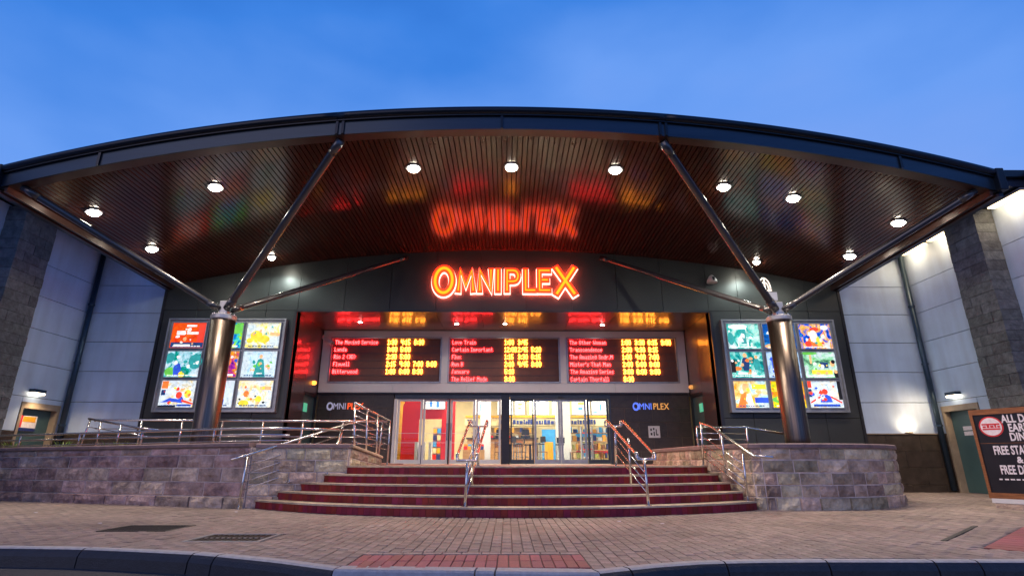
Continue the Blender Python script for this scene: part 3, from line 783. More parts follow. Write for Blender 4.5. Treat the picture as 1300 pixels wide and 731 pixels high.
# rear mass of the building and lobby shell
obj('rear_block', MB().box(-24, 24, 30, 60, -.1, 7.3), M['clad_dark'], bld)
lobby = [('lobby_floor', (-9, 9, 18.9, 30, .6, .745), 'floor_in'), ('lobby_back_wall', (-9, 9, 27, 27.2, .745, 5), 'cream'),
         ('lobby_side_wall', (-9.2, -9, 18.9, 27.2, .745, 5), 'cream'), ('lobby_side_wall', (9, 9.2, 18.9, 27.2, .745, 5), 'cream'),
         ('lobby_ceiling', (-9, 9, 18.9, 27.2, 4.2, 4.3), 'white'), ('lobby_soffit', (-9, 9, 18.75, 18.9, 2.95, 4.3), 'white'),
         ('lobby_front_wall', (-9, -6.3, 18.8, 18.95, .745, 4.3), 'cream'), ('lobby_front_wall', (6.3, 9, 18.8, 18.95, .745, 4.3), 'cream')]
for n_, b_, m_ in lobby: obj(n_, MB().box(*b_), M[m_], bld)
obj('upper_roof', MB().box(-10.9, 10.9, 16.4, 30, 6.0, 6.1), M['roof'], bld)
obj('red_partition', MB().box(-4.4, -3.2, 20.9, 21.0, .75, 3.4).box(-2.35, -1.85, 20.9, 21.0, .75, 3.4).box(-3.2, -2.35, 20.9, 21.0, 2.35, 3.4), M['red'], bld)
obj('yellow_column', MB().lathe([(.35, 0), (.35, 2.0), (.42, 2.2), (.75, 2.55)], (-4.05, 20.2, .75), 20), M['yellow'], bld, smooth=True)
obj('counter_canopy', MB().box(-1.7, 4.4, 24.0, 24.4, 2.3, 2.62), M['cream'], bld)
obj('canopy_edge', MB().box(-1.7, 4.4, 23.95, 24.3, 2.64, 2.72), M['yellow'], bld)
letter('canopy_lettering', 'The', .26, (-1.6, 23.96, 2.36), M['navy'], bld, extrude=.01, offset=.012, sx=.93); letter('canopy_lettering', 'Kar', .26, (-.25, 23.96, 2.36), M['navy'], bld, extrude=.01, offset=.012, sx=.93)
lx = .35
while lx < 3.9:
    lw = R.uniform(.05, .13); obj('canopy_lettering_mark', MB().box(lx, lx+lw, 23.95, 23.97, 2.36, 2.36+R.uniform(.13, .22)), M['navy'], bld); lx += lw+R.uniform(.02, .05)
obj('cream_pillar', MB().box(-.95, -.55, 22, 22.4, .75, 4.2), M['white'], bld)
obj('cream_pillar', MB().box(2.15, 2.75, 23.2, 23.6, .75, 4.2), M['white'], bld)

# ------------------------------------------------------------------ lobby furniture
def lightbox(x0, x1, z0, z1, y, label, marks):
    t = thing('menu_lightbox', label, 'lightbox', ((x0+x1)/2, y, z0))
    obj('screen', MB().box(x0, x1, y, y+.06, z0, z1), E_['menu'], t)
    f = MB()
    for q in ((x0-.03, x0, z0-.03, z1+.03), (x1, x1+.03, z0-.03, z1+.03), (x0, x1, z0-.03, z0), (x0, x1, z1, z1+.03)): f.box(q[0], q[1], y-.01, y+.07, q[2], q[3])
    obj('frame', f, M['grey'], t)
    for (a, b, c, d, mm) in marks:
        w, h = x1-x0, z1-z0; obj('print', MB().box(x0+a*w, x0+b*w, y-.008, y-.002, z0+c*h, z0+d*h), E_[mm], t)
lightbox(-3.05, -2.25, 2.72, 3.15, 20.8, 'white lightbox with blue marks over the red portal', [(.1, .5, .4, .5, 'menu_b'), (.3, .42, .15, .9, 'menu_b'), (.6, .75, .1, .9, 'menu_b'), (.8, .95, .3, .4, 'menu_b'), (.8, .95, .6, .8, 'menu_b')])
LB = [(-1.35, -.75, [(.4, .6, .2, .7, 'menu_b')], 'white menu lightbox with one blue bottle, over the left counter'),
      (-.3, .35, [], 'blank glowing menu lightbox behind the left doors'),
      (.45, .85, [(.3, .8, .6, .8, 'menu_y'), (.3, .7, .35, .5, 'menu_y')], 'narrow menu lightbox with orange marks beside the dark post'),
      (.98, 1.45, [(.0, .2, 0, 1, 'menu_y'), (.6, .8, .6, .7, 'menu_b')], 'menu lightbox with a yellow left edge'),
      (1.5, 2.05, [(.1, .3, .5, .6, 'menu_b'), (.75, 1, 0, 1, 'menu_y')], 'menu lightbox with a yellow right edge'),
      (2.1, 2.52, [(.2, .45, .55, .9, 'menu_b'), (.6, .85, .1, .85, 'menu_b'), (.15, .4, .1, .4, 'menu_b')], 'menu lightbox with dark cup drawings'),
      (2.85, 3.7, [(0, .1, 0, 1, 'menu_y'), (.4, .7, .65, .85, 'menu_y'), (.4, .65, .3, .5, 'menu_b')], 'wide menu lightbox with yellow and blue print'),
      (3.8, 4.55, [(.45, .58, .25, .7, 'menu_b'), (.05, .3, .1, .2, 'menu_b')], 'rightmost menu lightbox with a blue figure')]
for a, b, mk, lb in LB: lightbox(a, b, 2.78, 3.4, 24.05, lb, mk)
def mural(x0, x1, label):
    t = thing('wall_picture', label, 'picture', ((x0+x1)/2, 26.9, 1.4))
    obj('picture_sky', MB().box(x0, x1, 26.9, 26.95, 1.95, 2.3), M['skyprint'], t)
    obj('picture_land', MB().prism([(x0, 26.9), (x1, 26.9), (x1, 26.95), (x0, 26.95)], 1.45, 1.949), M['tanprint'], t)
    obj('picture_hill', MB().prism([(x0+.1, 26.87), (x0+(x1-x0)*.6, 26.87), (x0+(x1-x0)*.6, 26.895), (x0+.1, 26.895)], 1.5, lambda p: 1.95 if p[0] > x0+.2 else 1.7), M['olive'], t)
    obj('red_stripe', MB().box(x0, x1, 26.9, 26.95, 1.2, 1.32), M['red'], t)
mural(1.9, 3.1, 'seaside picture with red stripe seen through the sliding doors')
mural(3.4, 5.0, 'wide seaside picture with red stripe near the right door frame')
def stool():
    t = thing('bar_stool', '', 'stool', (0, 0, 0))
    obj('seat', MB().lathe([(.02, .70), (.17, .70), (.18, .73), (.16, .76)], n=14), M['black'], t)
    for i in range(4):
        a = PI/4+i*PI/2; obj('leg', MB().tube([(.12*math.cos(a), .12*math.sin(a), .70), (.2*math.cos(a), .2*math.sin(a), 0)], .014, 6), M['grey'], t)
    obj('footrest', MB().lathe([(.17, .24), (.185, .25), (.17, .26)], n=14), M['grey'], t)
    obj('backrest', MB().box(-.16, .16, .14, .165, .78, 1.0), M['black'], t)
    return t
def table():
    t = thing('cafe_table', '', 'table', (0, 0, 0))
    obj('tabletop', MB().lathe([(.38, .72), (.4, .73), (.4, .75)], n=20), M['wood'], t)
    obj('stem', MB().tube([(0, 0, 0), (0, 0, .72)], .04, 10), M['black'], t); obj('foot', MB().lathe([(.25, 0), (.25, .02), (.05, .04)], n=16), M['black'], t)
    return t
s0 = stool(); t0 = table()
SP = [(-.1, 22.4, 'dark bar stool behind the front handrail'), (.5, 21.6, 'dark bar stool inside the left doors next to the dark post'), (.95, 22.6, 'dark bar stool beside the round table right of the dark post'),
      (1.35, 21.4, 'dark bar stool nearest the sliding door join'), (2.2, 22.3, 'dark bar stool in front of the white pillar'), (3.2, 21.8, 'dark bar stool by the right-hand fixed pane')]
for i, (x, y, lb) in enumerate(SP):
    o = s0 if i == 0 else copy_tree(s0); o.location = (x, y, .745); o.rotation_euler = (0, 0, R.uniform(-2, 2)); o['label'] = lb; o['group'] = 'bar stools in the lobby'
for i, (x, y, lb) in enumerate([(.2, 21.9, 'round cafe table left of the dark door post'), (1.0, 21.9, 'round cafe table right of the dark door post'), (3.3, 22.5, 'round cafe table behind the right fixed pane')]):
    o = t0 if i == 0 else copy_tree(t0); o.location = (x, y, .745); o['label'] = lb; o['group'] = 'cafe tables in the lobby'
ct = thing('snack_counter', 'lobby snack counter with shelving under the cream canopy', 'counter', (.5, 24.3, .745))
obj('counter_front', MB().box(-1.6, 1.4, 24.1, 24.2, .745, 1.75), M['wood'], ct); obj('counter_top', MB().box(-1.65, 1.45, 24.0, 24.8, 1.75, 1.8), M['black'], ct)
for i in range(3): obj('shelf', MB().box(-1.6, 1.4, 26.4, 26.8, 1.75+.35*i, 1.79+.35*i), M['wood'], ct)
for i in range(14): obj('popcorn_box', MB().box(-1.5+.2*i, -1.36+.2*i, 26.45, 26.6, 1.79+.35*(i % 2), 2.0+.35*(i % 2)), M[('red', 'yellow', 'white', 'navy')[i % 4]], ct)
kiosk = thing('display_stand', 'white and red display rack just inside the right sliding door', 'display stand', (3.0, 21.2, .745))
obj('stand_frame', MB().box(2.9, 2.94, 21.1, 21.4, .745, 2.1).box(3.3, 3.34, 21.1, 21.4, .745, 2.1), M['grey'], kiosk)
for i in range(4): obj('stand_shelf', MB().box(2.94, 3.3, 21.1, 21.4, .95+.3*i, .98+.3*i), M['red' if i % 2 else 'white'], kiosk)
gate = thing('ticket_barrier', 'pale blue ticket barrier under the red portal', 'barrier', (-2.9, 20.3, .745))
for x in (-3.15, -2.9, -2.65): obj('barrier_post', MB().box(x-.05, x+.05, 20.2, 20.45, .745, 1.5), M['white'], gate)
obj('barrier_cabinet', MB().box(-3.2, -2.95, 20.5, 20.8, .745, 1.4), M['navy'], gate)
for i, (x, y) in enumerate([(-5, 20.8), (-1.2, 20.6), (2.4, 20.6), (-2.6, 23.6), (1.6, 23.4), (5, 22.5)]):
    t = thing('lobby_ceiling_light', ['lobby ceiling light behind the leftmost door pane', 'lobby ceiling light behind the double handrail doors', 'lobby ceiling light just inside the sliding doors', 'lobby ceiling light deep behind the red portal', 'lobby ceiling light over the snack counter', 'lobby ceiling light at the right end of the lobby'][i], 'ceiling light', (x, y, 4.18))
    obj('lens', MB().box(x-.6, x+.6, y-.3, y+.3, 4.165, 4.18), E_['ceil'], t); obj('housing', MB().box(x-.63, x+.63, y-.33, y+.33, 4.181, 4.199), M['grey'], t)
    area('lobby_glow', (x, y, 4.15), (x, y, 0), 215, (1, .90, .72), 1.2, .6, t)

# ------------------------------------------------------------------ glass doors
def pane(x0, x1, label, fm, name='door_leaf', y=YB+.02, st=.07, rails=True, root=None, handle=0):
    f = MB(); z0, z1 = .76, 2.84
    for q in ((x0, x0+st, z0, z1), (x1-st, x1, z0, z1), (x0+st, x1-st, z0, z0+.13), (x0+st, x1-st, z1-.07, z1)): f.box(q[0], q[1], y, y+.05, q[2], q[3])
    l = obj(name, f, M[fm], root, label=label)
    obj('glass_pane', MB().box(x0+st, x1-st, y+.02, y+.03, z0+.13, z1-.07), M['glass'], l)
    hx = x1-st*.5 if (handle or 0) > 0 else x0+st*.5
    if handle: obj('door_handle', MB().tube([(hx, y-.05, 1.5), (hx, y-.05, 2.05)], .014, 8).tube([(hx, y-.05, 1.55), (hx, y, 1.55)], .01, 6).tube([(hx, y-.05, 2.0), (hx, y, 2.0)], .01, 6), M['steel'], l)
    if rails:
        for z in (1.42, 1.72): obj('safety_strip', MB().box(x0+st, x1-st, y+.012, y+.018, z, z+.012), M['white'], l)
    return l
de = thing('sliding_doors', 'left set of white-framed glass doors with the red lobby wall behind', 'doors', (-1.95, YB, .75))
pane(-3.58, -2.74, None, 'white', root=de); pane(-2.72, -1.86, None, 'white', y=YB+.08, root=de, handle=1); pane(-1.80, -.96, None, 'white', y=YB+.08, root=de, handle=-1); pane(-.94, -.10, None, 'white', root=de)
obj('door_track', MB().box(-3.68, -.02, YB-.02, YB+.16, 2.845, 2.995), M['frame_dark'], de); obj('jamb', MB().box(-3.69, -3.6, YB-.05, YB+.16, .75, 2.84), M['white'], de)
obj('centre_post', MB().box(-1.85, -1.81, YB-.0, YB+.14, .75, 2.84), M['black'], de)
de2 = thing('sliding_doors', 'right set of dark-framed glass sliding doors showing the cafe', 'doors', (1.9, YB, .75))
pane(.22, 1.0, None, 'frame_dark', 'side_light', root=de2, rails=False, st=.05); pane(1.02, 1.90, None, 'grey', y=YB+.08, root=de2, rails=False, handle=1); pane(1.91, 2.78, None, 'grey', y=YB+.08, root=de2, rails=False, handle=-1); pane(2.80, 3.52, None, 'frame_dark', 'side_light', root=de2, rails=False)
obj('door_track', MB().box(.2, 3.6, YB-.02, YB+.16, 2.845, 2.995), M['frame_dark'], de2); obj('jamb', MB().box(3.53, 3.60, YB-.05, YB+.16, .75, 2.84), M['frame_dark'], de2)
obj('door_sensor', MB().box(1.82, 1.98, YB-.06, YB-.021, 2.86, 2.93), M['black'], de2)
obj('dark_post', MB().box(-.0, .19, YB-.06, YB+.2, .75, 2.99).box(-.09, 0, YB-.06, YB+.2, .75, 2.99), M['clad_dark'], bld)
# side doors in the recess
for sg in (-1, 1):
    t = thing('recess_door', 'dark door with a small green exit sign in the %s wall of the entrance recess' % ('left' if sg < 0 else 'right'), 'door', (sg*6.36, 17.9, .75))
    obj('door_leaf', MB().box(*sorted((sg*6.38, sg*6.43)), 17.34, 18.5, .75, 2.88), M['door'], t)
    f = MB()
    for q in ((17.315, 17.37, .75, 2.94), (18.5, 18.56, .75, 2.94), (17.37, 18.5, 2.88, 2.94)): f.box(*sorted((sg*6.31, sg*6.44)), *q)
    obj('door_frame', f, M['clad_dark'], t)
    obj('exit_plate', MB().box(*sorted((sg*6.36, sg*6.379)), 17.6, 17.9, 2.35, 2.62), E_['exit'], t)

# ------------------------------------------------------------------ LED boards
BT = [
 ([('The Moving Service', '1:30 4:15 6:30'), ('Lynda', '3:00 5:00'), ('Rio 2 (3D)', '2:30 5:00'), ('Flywell', '2:15 4:30 7:00 9:00'), ('Bitterwood', '1:00 6:00 8:30')], 'left showtimes board with five lit film lines'),
 ([('Love Train', '1:00 3:45'), ('Captain Important', '12:00 2:45 5:20'), ('Flux', '1:15 3:30 6:15'), ('Run B', '2:10 4:45 8:00'), ('January', '5:10'), ('The Relief Mode', '9:00')], 'middle showtimes board with six lit film lines'),
 ([('The Other Woman', '1:00 3:30 6:15 9:00'), ('Transcendence', '2:00 4:30 8:15'), ('The Amazing Sndr.Mn', '1:00 4:00 7:00'), ('Mister\'s That Man', '2:00 5:00 8:00'), ('The Amazing Series', '3:00 6:00 9:00'), ('Captain Thorfall', '8:30')], 'right showtimes board with six lit film lines and four columns of times'),
]
GL = {'A':'7e11117e','B':'7f49493e','C':'3e414122','D':'7f41413e','E':'7f494941','F':'7f090901','I':'417f4100','J':'20403f01','L':'7f404040','M':'7f060c067f','O':'3e41413e','P':'7f09090e','R':'7f19294e','S':'26494932','T':'01017f0101','W':'3f4038403f','a':'20545478','b':'7f444438','c':'38444428','d':'3844447f','e':'38545418','f':'087e0902','g':'0c52523e','h':'7f040478','i':'447d4000','k':'7f102844','l':'417f4000','m':'7c04780478','n':'7c040478','o':'38444438','p':'7c141408','r':'7c080404','s':'48545424','t':'043f4420','u':'3c40207c','v':'1c20401c','w':'3c4030403c','x':'44281044','y':'0c50503c','z':'44645c44','0':'3e41413e','1':'427f4000','2':'62514946','3':'2249493e','4':'0f08087f','5':'2f494931','6':'3e494932','7':'01710907','8':'36494936','9':'2649493e',':':'2424','.':'4040','(':'1c2241','D_':'','\'':'0603',')':'41221c'}
def led_row(t, name, txt, x, y, z, cw, ch, m, group):
    mb = MB(); px = x; words = txt.split(' ') if group else [txt]
    for wi, w_ in enumerate(words):
        if group: px = x+wi*group
        for c in w_:
            if c == ' ': px += cw*3.4; continue
            g = GL.get(c, GL['o']); cols_ = [int(g[i:i+2], 16) for i in range(0, len(g), 2)]
            while len(cols_) > 3 and cols_[-1] == 0: cols_.pop()
            for ci, v in enumerate(cols_):
                for r_ in range(7):
                    if v >> r_ & 1:
                        a, b = px+ci*cw, z+(6-r_)*ch; e = .0022
                        mb.add([(a+e, y, b+e), (a+cw-e, y, b+e), (a+cw-e, y, b+ch-e), (a+e, y, b+ch-e), (a+e, y+.012, b+e), (a+cw-e, y+.012, b+e), (a+cw-e, y+.012, b+ch-e), (a+e, y+.012, b+ch-e)],
                               [(0,1,2,3), (0,4,5,1), (1,5,6,2), (2,6,7,3), (3,7,4,0)])
            px += cw*(len(cols_)+1.15)
    o = obj(name, mb, m, t); o['kind'] = 'stuff'; return o
board_back = mat('led_panel_back', (.13, .055, .045), .6, var=.1)
for (x0, x1), (rows, lb) in zip(bx, BT):
    t = thing('showtimes_board', lb, 'LED board', ((x0+x1)/2, YB, 3.36))
    yb = YB-.03
    obj('screen', MB().box(x0+.04, x1-.04, yb, yb+.04, 3.40, 4.91), board_back, t)
    f = MB()
    for q in ((x0+.002, x0+.05, 3.362, 4.948), (x1-.05, x1-.002, 3.362, 4.948), (x0+.05, x1-.05, 3.362, 3.41), (x0+.05, x1-.05, 4.90, 4.948)): f.box(q[0], q[1], YB-.14, YB+.02, q[2], q[3])
    obj('bezel', f, M['grey'], t)
    for i, (a, b) in enumerate(rows):
        z = 4.70-.254*i
        led_row(t, 'title_text', a[:18], x0+.13, yb-.035, z+.008, .0168, .0200, E_['led_red'], 0)
        led_row(t, 'time_text', b, x0+1.95, yb-.035, z-.012, .0192, .0268, E_['led_amber'], .46)
        obj('row_divider', MB().box(x0+.05, x1-.05, yb-.012, yb-.001, z-.058, z-.050), M['frame_dark'], t)

# ------------------------------------------------------------------ OMNIPLEX sign
sg_t = thing('cinema_sign', 'glowing orange and red neon OMNIPLEX sign under the middle of the canopy', 'sign', (0, 15.9, 6.1))
def ribbon(pts, w, y, d, closed=False):
    P = [Vector(p) for p in pts]; n = len(P); Lf, Rt = [], []
    for i in range(n):
        a = P[i-1] if (i or closed) else None; c = P[(i+1) % n] if (i < n-1 or closed) else None
        d1 = (P[i]-a).normalized() if a is not None else (c-P[i]).normalized(); d2 = (c-P[i]).normalized() if c is not None else d1
        q = P[i].copy()
        if not closed and i == 0: q -= d1*w*.5*.9
        if not closed and i == n-1: q += d1*w*.5*.9
        n1 = Vector((-d1.y, d1.x)); n2 = Vector((-d2.y, d2.x)); m = (n1+n2)
        m = m.normalized(); k = min(1/max(.2, m.dot(n1)), 1.35)
        Lf.append(q+m*w/2*k); Rt.append(q-m*w/2*k)
    mb = MB(); vs = []
    for i in range(n):
        for q in (Lf[i], Rt[i]): vs += [(q.x, y, q.y), (q.x, y+d, q.y)]
    fs = []
    for i in range(n if closed else n-1):
        a, b = 4*i, 4*((i+1) % n)
        fs += [(a, b, b+2, a+2), (a+1, a+3, b+3, b+1), (a, a+1, b+1, b), (a+2, b+2, b+3, a+3)]
    if not closed: fs += [(0, 2, 3, 1), (4*n-4, 4*n-3, 4*n-1, 4*n-2)]
    return mb.add(vs, fs)
def strokes(ch, x, z, w, h):
    q = lambda *p: [(x+a*w, z+b*h) for a, b in p]
    if ch == 'O': return [(q(*[(.5+.5*math.cos(2*PI*i/32), .5+.5*math.sin(2*PI*i/32)) for i in range(32)]), True)]
    if ch == 'M': return [(q((0, 0), (.12, 1), (.5, .22), (.88, 1), (1, 0)), False)]
    if ch == 'N': return [(q((0, 0), (0, 1), (1, 0), (1, 1)), False)]
    if ch == 'I': return [(q((.5, 0), (.5, 1)), False)]
    if ch == 'P': return [(q((0, 0), (0, 1), (.55, 1), *[(.6+.4*math.cos(a), .72+.28*math.sin(a)) for a in [PI*.35-i*PI*.7/6 for i in range(7)]], (.55, .44), (.16, .44)), False)]
    if ch == 'L': return [(q((0, 1), (0, 0), (1, 0)), False)]
    if ch == 'E': return [(q((1, 1), (0, 1), (0, 0), (1, 0)), False), (q((.3, .52), (.8, .52)), False)]
    if ch == 'X': return [(q((0, 0), (1, 1)), False), (q((0, 1), (1, 0)), False)]
LT = [('O', -2.12, .53, 5.74, .80, .19), ('M', -1.40, .46, 5.83, .64, .125), ('N', -.74, .34, 5.83, .64, .125), ('I', -.24, .12, 5.83, .64, .14), ('P', .10, .34, 5.83, .64, .125), ('L', .67, .28, 5.83, .64, .125), ('E', 1.10, .30, 5.83, .64, .12), ('X', 1.64, .52, 5.74, .80, .18)]
for ch, x, w, z, h, sw_ in LT:
    if ch not in 'OX': sw_ += .022
    root = None
    for nm, ww, y, d, mm, dz in (('letter', sw_+.062, 15.90, .03, 'neon_white', -.024), ('halo_tube', sw_*.6, 15.935, .02, 'neon_back', 0), ('letter_edge', sw_+.025, 15.85, .045, 'neon_red', 0), ('letter_face', sw_*(.42 if ch in 'OX' else .27), 15.825, .02, 'neon_amber', .008)):
        mb = MB()
        for j, (pts, cl) in enumerate(strokes(ch, x, z+dz, w, h)):
            r_ = ribbon(pts, ww, y-.0015*j, d, cl); mb.add(r_.v, r_.f)
        o = obj(nm, mb, E_[mm], root or sg_t)
        if root is None: root = o; o['label'] = 'letter %s of the sign with white halo edge' % ch
# small wall lettering; its glow stands in for reflections of the lit sign
for x0, parts_, lb in ((-5.95, [('OMNI', 'sm_grey', 0), ('PLEX', 'sm_red', .68)], 'small OMNIPLEX lettering with painted reflected glow in grey and orange on the dark tiles left of the doors'), (4.35, [('OMNI', 'sm_blue', 0), ('PLEX', 'sm_amber', .68)], 'small OMNIPLEX lettering with painted reflected glow in blue and amber on the dark tiles right of the doors')):
    t = thing('wall_lettering', lb, 'sign', (x0, YB, 2.5))
    for s_, mm, dx in parts_: letter('lettering', s_, .30, (x0+dx, YB-.02, 2.50), E_[mm], t, extrude=.012, offset=.0, sx=.82)
    letter('initial_letter', 'O', .40, (x0-.02, YB-.032, 2.46), E_[parts_[0][1]], t, extrude=.012, sx=.75)
t = thing('notice_plate', 'small square white notice with dark marks on the tiles right of the doors', 'sign', (5.0, YB, 1.75))
obj('plate', MB().cbox(4.82, 5.2, YB-.03, YB-.001, 1.58, 1.96, .006), M['white'], t)
mk = MB()
for a, b, c, d in ((.06, .12, .08, .16), (.16, .2, .06, .2), (.24, .32, .08, .12), (.24, .27, .08, .28), (.06, .11, .22, .3), (.15, .2, .25, .32)): mk.box(4.82+a, 4.82+b, YB-.034, YB-.0301, 1.58+c, 1.58+d)
obj('printed_marks', mk, M['black'], t)

# ------------------------------------------------------------------ poster cabinets
def poster_mat(name, cols, scale, seed, strength=.85, distort=1.5):
    m = bpy.data.materials.new(name); m.use_nodes = True; nt = m.node_tree; N = nt.nodes; L = nt.links; P = N['Principled BSDF']
    tc = N.new('ShaderNodeTexCoord'); mp = N.new('ShaderNodeMapping'); mp.inputs['Location'].default_value = (seed*3.1, seed*1.7, seed*.9)
    L.new(tc.outputs['Object'], mp.inputs[0]); nz = N.new('ShaderNodeTexNoise'); nz.inputs['Scale'].default_value = scale; nz.inputs['Distortion'].default_value = distort; nz.inputs['Detail'].default_value = 3
    L.new(mp.outputs[0], nz.inputs['Vector']); r = N.new('ShaderNodeValToRGB'); c = r.color_ramp
    n = len(cols)
    for i, q in enumerate(cols):
        p = .3+.4*i/(n-1)
        if i == 0: e = c.elements[0]; e.position = p
        elif i == 1: e = c.elements[1]; e.position = p
        else: e = c.elements.new(p)
        e.color = (*q, 1)
    L.new(nz.outputs['Fac'], r.inputs[0])
    n2 = N.new('ShaderNodeTexNoise'); n2.inputs['Scale'].default_value = 11; n2.inputs['Detail'].default_value = 4; n2.inputs['Distortion'].default_value = 2; L.new(mp.outputs[0], n2.inputs['Vector'])
    mr = N.new('ShaderNodeMapRange'); mr.inputs[1].default_value = .38; mr.inputs[2].default_value = .58; mr.inputs[3].default_value = .6; mr.inputs[4].default_value = 1.05; L.new(n2.outputs['Fac'], mr.inputs[0])
    hs = N.new('ShaderNodeHueSaturation'); hs.inputs['Saturation'].default_value = 1.15; L.new(mr.outputs[0], hs.inputs['Value']); L.new(r.outputs[0], hs.inputs['Color'])
    L.new(hs.outputs[0], P.inputs['Emission Color']); L.new(hs.outputs[0], P.inputs['Base Color'])
    P.inputs['Emission Strength'].default_value = strength; P.inputs['Roughness'].default_value = .15; return m
def flat(name, col, s=.85): return emis(name, col, s, var=7)
FC = dict(w=flat('print_white', (1, 1, .95)), r=flat('print_red', (1, .06, .03)), b=flat('print_blue', (.03, .10, .7)), y=flat('print_yellow', (1, .75, .05)), k=flat('print_black', (.01, .01, .015), .5), t=flat('print_teal', (.03, .35, .35)), o=flat('print_orange', (1, .22, .04)), g=flat('print_green', (.15, .6, .08)), n=flat('print_navy', (.01, .04, .15), 1), s=flat('print_skin', (1, .5, .22)))
def ell(cx, cy, rx, ry, n=14, rot=0): return [(cx+rx*math.cos(2*PI*i/n)*math.cos(rot)-ry*math.sin(2*PI*i/n)*math.sin(rot), cy+rx*math.cos(2*PI*i/n)*math.sin(rot)+ry*math.sin(2*PI*i/n)*math.cos(rot)) for i in range(n)]
def rc(a, b, c, d): return [(a, c), (b, c), (b, d), (a, d)]
fig = lambda x, y, s: [(x-.1*s, y), (x-.14*s, y+.35*s), (x-.09*s, y+.55*s), (x-.04*s, y+.6*s), (x+.04*s, y+.6*s), (x+.09*s, y+.55*s), (x+.15*s, y+.33*s), (x+.1*s, y)]
W_ = (.72, .84, .88)
